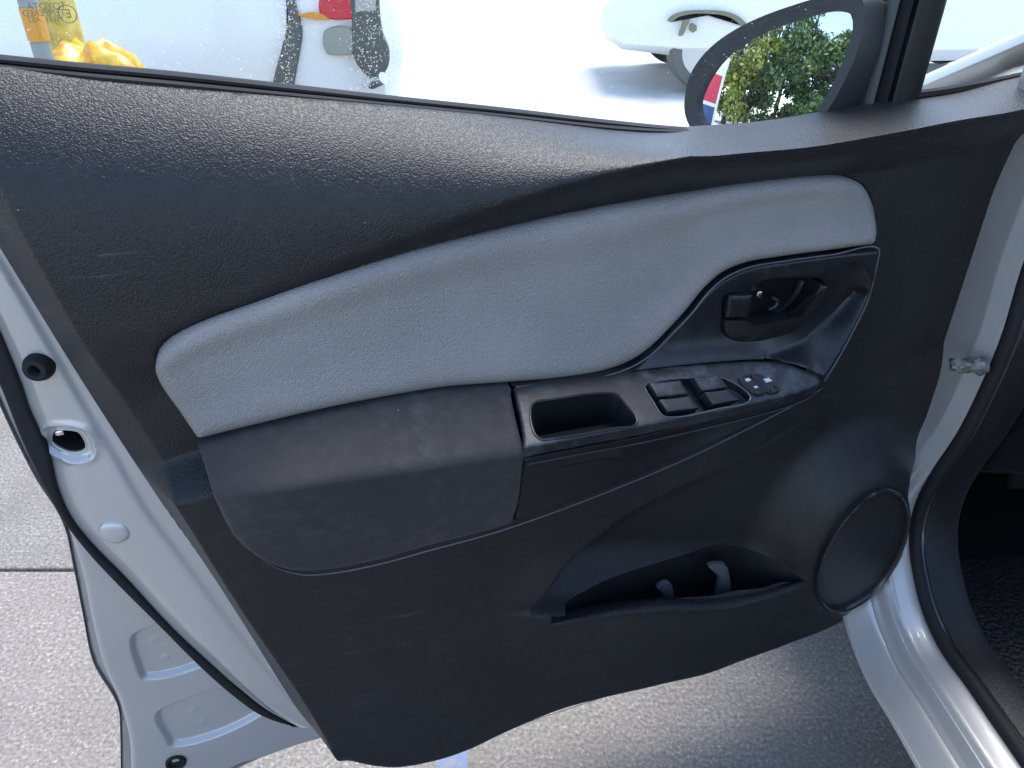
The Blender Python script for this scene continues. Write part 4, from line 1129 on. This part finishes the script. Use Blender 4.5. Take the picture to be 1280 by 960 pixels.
# footwell
def cbox(name, a, b, z, mat, bev=.01):
    o = box(name, (a[0], b[0], z[0]), (a[1], b[1], z[1]), mat, None, bev)
    o.parent = car; o.matrix_parent_inverse = Matrix.Translation(car.location).inverted()
    o.matrix_basis = Matrix.Rotation(HC_, 4, 'Z')
    return o
M['carpet'] = grained('black_carpet', (.014, .014, .015), .95, 900, 1.0, .002, spec=.1)
def mat_floor():
    m = grained('black_rubber_mat', (.012, .012, .013), .6, 150, 1.0, .004, spec=.4)
    return m
M['mat'] = mat_floor()
cbox('footwell_floor', (.66, 2.0), (-1.2, 1.30), (.17, .215), M['carpet'])
cbox('floor_mat', (.745, 1.15), (.15, .93), (.215, .228), M['mat'], .006)
cbox('firewall', (.66, 2.0), (1.25, 1.32), (.2, .95), M['carpet'])
cbox('dashboard', (.735, 1.98), (.80, 1.25), (.60, .93), M['trim'], .03)
dsh = prism
kp = [(1190, 590), (1232, 480), (1262, 415), (1300, 330), (1330, 330), (1330, 596), (1280, 592)]
q = smooth_px([(*p, 'c') for p in kp], True, 20); d = rays(q[:, 0], q[:, 1])
t_ = (.70 - CAM @ rcv) / (d @ rcv); Pk = CAM + t_[:, None] * d
loft('dash_end_panel', [Pk + rcv * .04, Pk, Pk.mean(0) + (Pk - Pk.mean(0)) * .97 - rcv * .003], M['trim'], car, True, False, True)
lp = smooth_px([(1218, 585), (1240, 560), (1262, 545), (1290, 530)], False, 10); d = rays(lp[:, 0], lp[:, 1])
t_ = (.6965 - CAM @ rcv) / (d @ rcv)
tube('dash_seam', CAM + t_[:, None] * d, .0015, M['smoothblk'], car, 6)
cbox('pedal', (.93, .99), (.98, 1.0), (.33, .40), M['rubber'], .004)
# crumpled boot of the wiring at the pillar
bp_ = rays(np.array([1214.0]), np.array([457.0]))[0]; tb = (AS - .03 - CAM @ rcv) / (bp_ @ rcv); BC = CAM + tb * bp_
seg = 14; R = []
ax = np.array([.9, -.2, .12]); ax /= np.linalg.norm(ax)
for i, s in enumerate(np.linspace(-.022, .016, 9)):
    th = np.linspace(0, 2 * np.pi, seg, endpoint=False)
    a_ = np.cross(ax, [0, 0, 1.0]); a_ /= np.linalg.norm(a_); b_ = np.cross(a_, ax)
    rr = .006 + .004 * i / 8 + .0025 * np.sin(3 * th + i * 1.7) + rng.normal(0, .001, seg)
    R.append(BC + ax * s + (np.cos(th) * rr)[:, None] * a_ + (np.sin(th) * rr)[:, None] * b_)
loft('wiring_boot', R, simple('crumpled_foil_tape', (.16, .15, .14), .35, metal=.3), car, True, True, True, 25)
# front wing, bonnet, windscreen pillar, roof and seat
def lofta(name, rings, mat, **k): return loft(name, [car_w(np.array(r)[:, 0], np.array(r)[:, 1], np.array(r)[:, 2]) for r in rings], mat, car, **k)
wing = []
for b, zt, a0 in ((.98, .965, .545), (1.05, .955, .54), (1.2, .93, .535), (1.45, .88, .54), (1.7, .81, .56), (1.9, .72, .62), (2.0, .55, .72)):
    wing.append([(a0 + .02, b, .20), (a0, b, .35), (a0 - .005, b, .55), (a0, b, zt - .14), (a0 + .012, b, zt - .06), (a0 + .04, b, zt - .015), (a0 + .10, b, zt + .005), (a0 + .3, b, zt + .03), (a0 + .75, b, zt + .045), (a0 + 1.2, b, zt + .03), (a0 + 1.42, b, zt - .03), (a0 + 1.46, b, zt - .2), (a0 + 1.46, b, .25)])
lofta('front_wing', wing, M['silver'], closed=False)
pil = [((.66, 1.12, .955), .03), ((.70, .92, 1.06), .03), ((.75, .68, 1.19), .03), ((.80, .40, 1.32), .032), ((.86, .12, 1.42), .035), ((.88, -.3, 1.46), .035), ((.88, -1.2, 1.45), .035)]
tube('windscreen_pillar', np.array([car_w(*map(np.array, p)) for p, r in pil]), [r for p, r in pil], M['silver'], car, 12, .7)
ws_ = [[(.70, 1.10, .97), (1.3, 1.22, .985), (1.9, 1.10, .97)], [(.80, .45, 1.315), (1.3, .55, 1.36), (1.8, .45, 1.315)]]
lofta('windscreen', ws_, M['glass'], closed=False)
lofta('roof', [[(.84, .40, 1.36), (1.3, .5, 1.40), (1.76, .40, 1.36)], [(.86, 0, 1.45), (1.3, .1, 1.49), (1.74, 0, 1.45)], [(.86, -1.3, 1.46), (1.3, -1.3, 1.52), (1.74, -1.3, 1.46)]], M['silver'], closed=False)
cbox('seat_cushion', (.80, 1.25), (-.35, .15), (.30, .52), M['pad'], .06)
cbox('seat_back', (.80, 1.25), (-.62, -.40), (.45, 1.15), M['pad'], .07)
cbox('far_door', (2.0, 2.08), (-1.2, 1.1), (.25, 1.0), M['trim'], .02)
cbox('rear_quarter', (.60, .75), (-2.0, -.60), (.25, 1.0), M['silver'], .05)

# ------------------------------------------------------------------ painted bay line
q = np.array([(548, 900), (590, 900), (578, 985), (552, 985)], float); d = rays(q[:, 0], q[:, 1]); t_ = (.003 - CAMH) / d[:, 2]
Pg = CAM + t_[:, None] * d
def worn_paint():
    m, nt, b = mat_new('worn_blue_line_paint')
    v = coords(nt); n1 = N(nt, 'ShaderNodeTexNoise', i_Scale=70.0, i_Detail=8.0, i_Roughness=.7); nt.links.new(v, n1.inputs['Vector'])
    nt.links.new(mixc(nt, ramp(nt, n1.outputs['Fac'], .5, .62), (.13, .17, .27), (.20, .205, .21)), b.inputs['Base Color']); b.inputs['Roughness'].default_value = .8
    return m
x0, x1 = Pg[:, 0].min(), Pg[:, 0].max() - .004
V = []; ny = 22
for i in range(ny + 1):
    y = -.6 + 1.72 * i / ny
    V += [(x0 + .012 * math.sin(i * 1.9) * .25, y, .003), (x1 + .010 * math.sin(i * 2.7) * .3, y, .003)]
line = mesh('bay_line', V, [(2 * i, 2 * i + 1, 2 * i + 3, 2 * i + 2) for i in range(ny)], worn_paint(), g)

# ------------------------------------------------------------------ what stands beyond the window
def ray_pt(px, py, Y):
    d = rays(np.array([float(px)]), np.array([float(py)]))[0]; return CAM + d * (Y / d[1])
M['tyre'] = simple('glare_grey_rubber', (.12, .125, .11), .8)  # black rubber lifted to grey olive, glare put into the colour
M['rail'] = simple('olive_rail_paint', (.40, .38, .26), .6)
M['alloy'] = simple('alloy_wheel', (.6, .6, .6), .3, metal=.6)
M['redlens'] = simple('red_lamp_lens', (.6, .012, .03), .1)
M['amber'] = simple('amber_lamp_lens', (.7, .3, .03), .1)
M['carglass'] = simple('dark_car_glass', (.03, .05, .06), .05)
def parked_car(name, label, length, width, height, ox, oy, rz, lamp):
    c = thing(name, (ox, oy, 0), label, 'car', 'white cars parked beyond the door', rz)
    L, Wd = length, width / 2
    # stations along x (rear at x=0, front at x=-L): half width, sill z, belt z
    secs = [(0.0, .80, .42, .92), (-.05, .90, .34, .98), (-.25, .97, .28, 1.0), (-.8, 1.0, .24, 1.0), (-2.2, 1.0, .22, .98), (-3.0, .99, .24, .95), (-L * .86, .96, .26, .86), (-L * .96, .88, .3, .74), (-L, .74, .4, .6)]
    R = []
    for x, k, zs, zb in secs:
        w_ = Wd * k
        hz = zb - zs
        prof = [(-w_ * .9, zs), (-w_, zs + .12 * hz), (-w_ * 1.01, zs + .45 * hz), (-w_, zb - .18 * hz), (-w_ * .95, zb), (0, zb + .02), (w_ * .95, zb), (w_, zb - .18 * hz), (w_ * 1.01, zs + .45 * hz), (w_, zs + .12 * hz), (w_ * .9, zs)]
        R.append([(x, y, z) for y, z in prof])
    loft('body', R, M['whitepaint'], c, True, True, True, 40)
    cab = [(-.12, .80, .96), (-.35, .74, height - .1), (-.9, .72, height), (-2.0, .72, height - .01), (-2.5, .74, height - .12), (-3.2, .82, .95)]
    CR = []
    for x, k, zt in cab:
        w_ = Wd * k; wl = Wd * .93
        CR.append([(x, -wl, .95), (x, -w_, max(zt, .951)), (x, 0, max(zt, .951) + .03), (x, w_, max(zt, .951)), (x, wl, .95)])
    loft('cabin', CR, M['whitepaint'], c, False, False, False, 40)
    for s in (-1, 1):
        for (xa, xb, za, zb) in ((-.75, -1.5, 1.0, height - .14), (-1.56, -2.45, 1.0, height - .16)):
            y0 = s * (Wd * .935); y1 = s * (Wd * .76)
            off = s * .012
            V = [(xa, y0 + off, za), (xb, y0 + off, za), (xb + .05, y1 + off, zb), (xa - .05, y1 + off, zb)]
            mesh('side_window', V, [(0, 1, 2, 3)], M['carglass'], c, smooth=False)
    for x in (-.78, -L * .80):
        for s in (-1, 1):
            th = np.linspace(0, 2 * np.pi, 32, endpoint=False)
            yo = s * (Wd * .93)
            def rg(r, dy): return np.stack([x + r * np.cos(th), np.full(32, yo + s * dy), .31 + r * np.sin(th)], -1)
            wl = loft('wheel', [rg(.31, -.2), rg(.31, -.01), rg(.29, .012), rg(.22, .012), rg(.215, .0)], M['tyre'], c)
            loft('rim', [rg(.217, .004), rg(.19, .008), rg(.06, .002), rg(.03, .006)], M['alloy'], wl, True, False, True)
    return c
A = ray_pt(487, 60, 3.95)
pc = parked_car('parked_car', 'white parked car with red tail lamp seen through the door window', 4.1, 1.72, 1.5, A[0], A[1] + .86, 0.0, True)
cy0 = -.86
def pc_patch(name, pxs, mat, parent, Yw, th=.02, bev=.006):
    P = np.array([ray_pt(x, y, Yw) for x, y in smooth_px(pxs, True, 5)[:, :2]]) - np.array(parent.location)
    c = P.mean(0)
    return loft(name, [P + np.array([0, th, 0]), P, c + (P - c) * (1 - bev / .1) - np.array([0, bev, 0])], mat, parent, True, False, True)
YF = A[1] - .012
pc_patch('tail_lamp', [(410, -40, 'c'), (441, -40, 'c'), (441, 24, 'c'), (414, 24), (400, 16)], M['redlens'], pc, YF)
pc_patch('amber_lens', [(372, 19), (398, 15), (412, 24), (400, 25), (380, 22)], M['amber'], pc, YF - .002)
pc_patch('arch_cladding', [(360, -60), (368, 0), (377, 40), (374, 65), (367, 105), (360, 160), (338, 160), (341, 105), (352, 60), (360, 25), (358, -20)], M['tyre'], pc, YF - .003)
pc_patch('rear_bumper', [(442, -60), (470, -60), (474, 10), (478, 40), (486, 62), (484, 85), (470, 100), (452, 88), (441, 68), (440, 30)], M['tyre'], pc, YF - .004)
pc_patch('number_plate', [(443, -25, 'c'), (468, -28, 'c'), (470, 14, 'c'), (444, 15, 'c')], simple('pale_plate', (.45, .43, .38), .5), pc, YF - .014)
pc_patch('bumper_reflector', [(406, 38), (439, 36), (440, 67), (424, 69), (408, 66)], simple('grey_bumper_insert', (.32, .33, .28), .5), pc, YF - .003)
ex0 = ray_pt(466, 104, A[1] - .03) - np.array(pc.location)
tube('exhaust_pipe', np.array([ex0 + np.array([-.05, .1, -.02]), ex0, ex0 + np.array([.06, -.04, .03])]), .028, M['chrome'], pc, 14)

pc2 = parked_car('parked_car', 'white parked car further off, its front wheel arch beside the mirror', 4.2, 1.74, 1.46, 4.91, 6.45 + .87, 0.0, False)
M['archgrey'] = simple('dusty_arch_liner', (.2, .19, .12), .7)
pc_patch('wheel_arch', [(834, 26), (842, 18), (858, 13.5), (882, 12.5), (908, 14.5), (924, 21), (934, 32), (929, 33), (917, 24), (903, 19), (882, 17), (860, 18), (846, 22), (838, 28)], M['archgrey'], pc2, 6.425, .02, .002)
pc_patch('wheel_spoke', [(857, 22), (863, 22), (858, 34), (853, 45), (848, 45), (851, 36)], M['archgrey'], pc2, 6.425, .02, .002)
pc_patch('wheel_hub', [(862, 32), (866, 29), (871, 32), (871, 38), (866, 41), (862, 38)], M['archgrey'], pc2, 6.425, .02, .002)

# yellow bollard, tarpaulin and grey post near the left edge of the window
def speckle(name, c0, c1, scale, rough=.5):
    m, nt, b = mat_new(name); v = coords(nt)
    n1 = N(nt, 'ShaderNodeTexNoise', i_Scale=scale, i_Detail=6.0, i_Roughness=.65); nt.links.new(v, n1.inputs['Vector'])
    nt.links.new(mixc(nt, ramp(nt, n1.outputs['Fac'], .38, .62), c0, c1), b.inputs['Base Color']); b.inputs['Roughness'].default_value = rough
    return m
M['yellow'] = speckle('weathered_yellow_paint', (.42, .30, .03), (.62, .50, .10), 18, .4)
M['gold'] = speckle('gold_plastic_sheet', (.45, .22, .01), (.75, .5, .05), 14, .25)
YB = 3.0
pb = ray_pt(76, 40, YB)
bol = thing('bollard', (pb[0], pb[1], 0), 'yellow steel bollard seen through the left end of the window', 'bollard')
th = np.linspace(0, 2 * np.pi, 28, endpoint=False)
def circ(r, z): return np.stack([r * np.cos(th), r * np.sin(th), np.full(28, z)], -1)
loft('post', [circ(.07, 0), circ(.07, 1.22), circ(.062, 1.26), circ(.04, 1.285), circ(.012, 1.295)], M['yellow'], bol, True, False, True)
loft('base_plate', [circ(.12, 0), circ(.12, .018), circ(.075, .022)], M['yellow'], bol)
pt_ = ray_pt(108, 70, YB - .12)
tar = thing('tarpaulin_heap', (pt_[0], pt_[1], 0), 'crumpled golden yellow sheet heaped beside the yellow bollard', 'tarpaulin')
R = []
for k, (r, z) in enumerate(((.30, 0), (.29, .3), (.26, .55), (.22, .68), (.15, .76), (.07, .80))):
    t2 = np.linspace(0, 2 * np.pi, 40, endpoint=False)
    rr = r * (1 + .10 * np.sin(5 * t2 + k) + .07 * np.sin(11 * t2 + 2 * k) + rng.normal(0, .02, 40))
    R.append(np.stack([rr * np.cos(t2) + .03 * k * 0, rr * np.sin(t2) * .7, z + .025 * np.sin(4 * t2 + k) * (z > 0) + 0 * t2], -1))
loft('sheet', R, M['gold'], tar, True, False, True, 0)
gp = ray_pt(46, 40, YB - .25)
post_t = thing('post', (gp[0], gp[1], 0), 'slim grey post with orange reflector beside the yellow bollard', 'post')
loft('shaft', [circ(.030, 0), circ(.030, 1.35), circ(.02, 1.36)], simple('galvanised_grey', (.3, .31, .28), .5), post_t, True, False, True)
rz_ = ray_pt(50, 32, YB - .29)[2]
loft('reflector', [circ(.0335, rz_ - .05), circ(.0335, rz_ + .05)], M['amber'], post_t)

# ------------------------------------------------------------------ trees, sign and wires that the mirror reflects
def leaf_mat(name, c0, c1):
    m, nt, b = mat_new(name)
    oi = N(nt, 'ShaderNodeTexCoord'); n1 = N(nt, 'ShaderNodeTexNoise', i_Scale=1.3, i_Detail=4.0); nt.links.new(oi.outputs['Object'], n1.inputs['Vector'])
    nt.links.new(mixc(nt, ramp(nt, n1.outputs['Fac'], .38, .62), c0, c1), b.inputs['Base Color'])
    b.inputs['Roughness'].default_value = .55
    b.inputs['Transmission Weight'].default_value = 0.0
    return m
LEAF = [leaf_mat('yellow_green_leaves', (.14, .18, .03), (.28, .30, .05)), leaf_mat('mid_green_leaves', (.06, .12, .04), (.12, .19, .06)), leaf_mat('dark_green_leaves', (.045, .09, .05), (.10, .15, .08))]
M['bark'] = speckle('bark', (.05, .035, .025), (.11, .085, .06), 14, .9)
def tree(pos, h, rad, kind, label, seed):
    r = np.random.default_rng(seed)
    t = thing('tree', (pos[0], pos[1], 0), label, 'tree', 'trees reflected in the mirror')
    tr = np.array([[0, 0, 0], [.05, .02, h * .25], [-.04, .06, h * .5], [.02, 0, h * .82]])
    trunk = tube('trunk', tr, [.2, .16, .11, .03], M['bark'], t, 9)
    cl = []
    for k in range(64):
        a = r.uniform(0, 2 * np.pi); z = r.uniform(.06, 1.0) * h
        e = math.sqrt(max(0, 1 - ((z / h - .5) / .55) ** 2)) * rad * r.uniform(.35, 1.0)
        c = np.array([math.cos(a) * e, math.sin(a) * e, z]); cl.append(c)
        if k % 4 == 0:
            s = np.array([0, 0, z * .75]); tube('limb', np.array([s, (s + c) / 2 + np.array([0, 0, .1]), c]), [.06, .04, .012], M['bark'], trunk, 6)
    V = []; Fc = []
    for c in cl:
        m = 110; cr = rad * r.uniform(.22, .38)
        p = r.normal(0, 1, (m, 3)); p /= np.linalg.norm(p, axis=1)[:, None]; p *= (r.uniform(.2, 1, m) ** .5)[:, None] * cr
        p[:, 2] *= .75; p += c
        for q in p:
            a1 = r.normal(0, 1, 3); a1 /= np.linalg.norm(a1); a2 = np.cross(a1, r.normal(0, 1, 3)); a2 /= np.linalg.norm(a2)
            s = r.uniform(.10, .2); b = len(V)
            V += [q - a1 * s, q + a2 * s * .5, q + a1 * s, q - a2 * s * .5]; Fc.append((b, b + 1, b + 2, b + 3))
    mesh('crown', V, Fc, LEAF[kind], t, smooth=False)
    return t
def refl(px, py, D):
    """ground place seen in the mirror at a pixel, D metres away"""
    d = rays(np.array([float(px)]), np.array([float(py)]))[0]
    t = ((MC - CAM) @ nm) / (d @ nm); P = CAM + t * d
    a, b = (P - MC) @ e1, (P - MC) @ e2
    n2 = nm + (a * e1 + b * e2) / RC; n2 /= np.linalg.norm(n2)
    dd = d / np.linalg.norm(d); r = dd - 2 * (dd @ n2) * n2
    return P + r * D / np.linalg.norm(r[:2]), r
for (px, py, D, h, rad, kind, lab) in ((920, 90, 17, 7.2, 2.2, 0, 'yellow green tree nearest the sign, reflected in the door mirror'),
                                   (948, 90, 21, 6.6, 2.2, 2, 'dark tree behind the yellow green one, reflected in the mirror'),
                                   (985, 90, 19, 7.6, 2.6, 1, 'tall mid green tree with pointed top, reflected in the mirror'),
                                   (1022, 90, 21, 6.0, 2.3, 2, 'lower dark green tree right of the tall one in the mirror'),
                                   (1050, 90, 18, 6.4, 2.2, 1, 'green tree at the right edge of the mirror glass')):
    p, r_ = refl(px, py, D)
    tree(p, h, rad, kind, lab, int(px))
p, r_ = refl(886, 110, 9.0)
sgn = thing('sign_post', (p[0], p[1], 0), 'white sign board with red and blue squares, reflected in the mirror', 'sign', rz=math.atan2(r_[1], r_[0]) - math.pi / 2)
def bxl(name, lo, hi, mat, par): return box(name, lo, hi, mat, par, .01)
bxl('pole', (-.04, .03, 0), (.04, .10, 3.4), simple('sign_pole_grey', (.3, .3, .3), .5), sgn)
zc = refl(880, 118, 9.0)[0][2]
bxl('board', (-.5, -.03, zc - 1.1), (.5, .03, zc + 1.1), simple('white_sign', (.75, .75, .75), .5), sgn)
bxl('red_panel', (-.4, -.045, zc - .15), (.4, -.032, zc + .6), simple('red_sign', (.55, .04, .07), .5), sgn)
bxl('blue_panel', (-.4, -.045, zc - 1.0), (.4, -.032, zc - .25), simple('blue_sign', (.03, .06, .16), .5), sgn)
for k, (ya, yb) in enumerate(((66, 84), (82, 96))):
    a_, _ = refl(900, ya, 13.0); b_, _ = refl(1062, yb, 13.0)
    ts = np.linspace(-.3, 1.3, 24)[:, None]
    pts = a_ + (b_ - a_) * ts; pts[:, 2] -= .5 * (.25 - (ts[:, 0] - .5) ** 2) * 0.6
    tag(tube('overhead_wire', pts, .016, M['rubber'], None, 6), ('upper' if k == 0 else 'lower') + ' of two dark overhead wires across the mirrored trees', 'wire', 'overhead wires')

# the door hangs on the car: car > door > pieces
kids = []
def walk(o):
    for c in list(o.children):
        kids.append(c); walk(c)
walk(door)
shell.name = 'door'
shell.parent = car
shell.matrix_parent_inverse = Matrix.Translation(car.location).inverted()
shell.matrix_basis = Matrix.Translation(Vector(DO)) @ Matrix.Rotation(TH, 4, 'Z')
shell['label'] = 'wide open front door with black trim and pale grey insert'
for c in kids:
    if c is not shell:
        c.parent = shell
        c.matrix_parent_inverse = Matrix.Identity(4)
bpy.data.objects.remove(door)
car['label'] = 'silver car with its front door wide open, black trim and dark footwell'
for o in bpy.data.objects:
    if o.get('_world'): del o['_world']
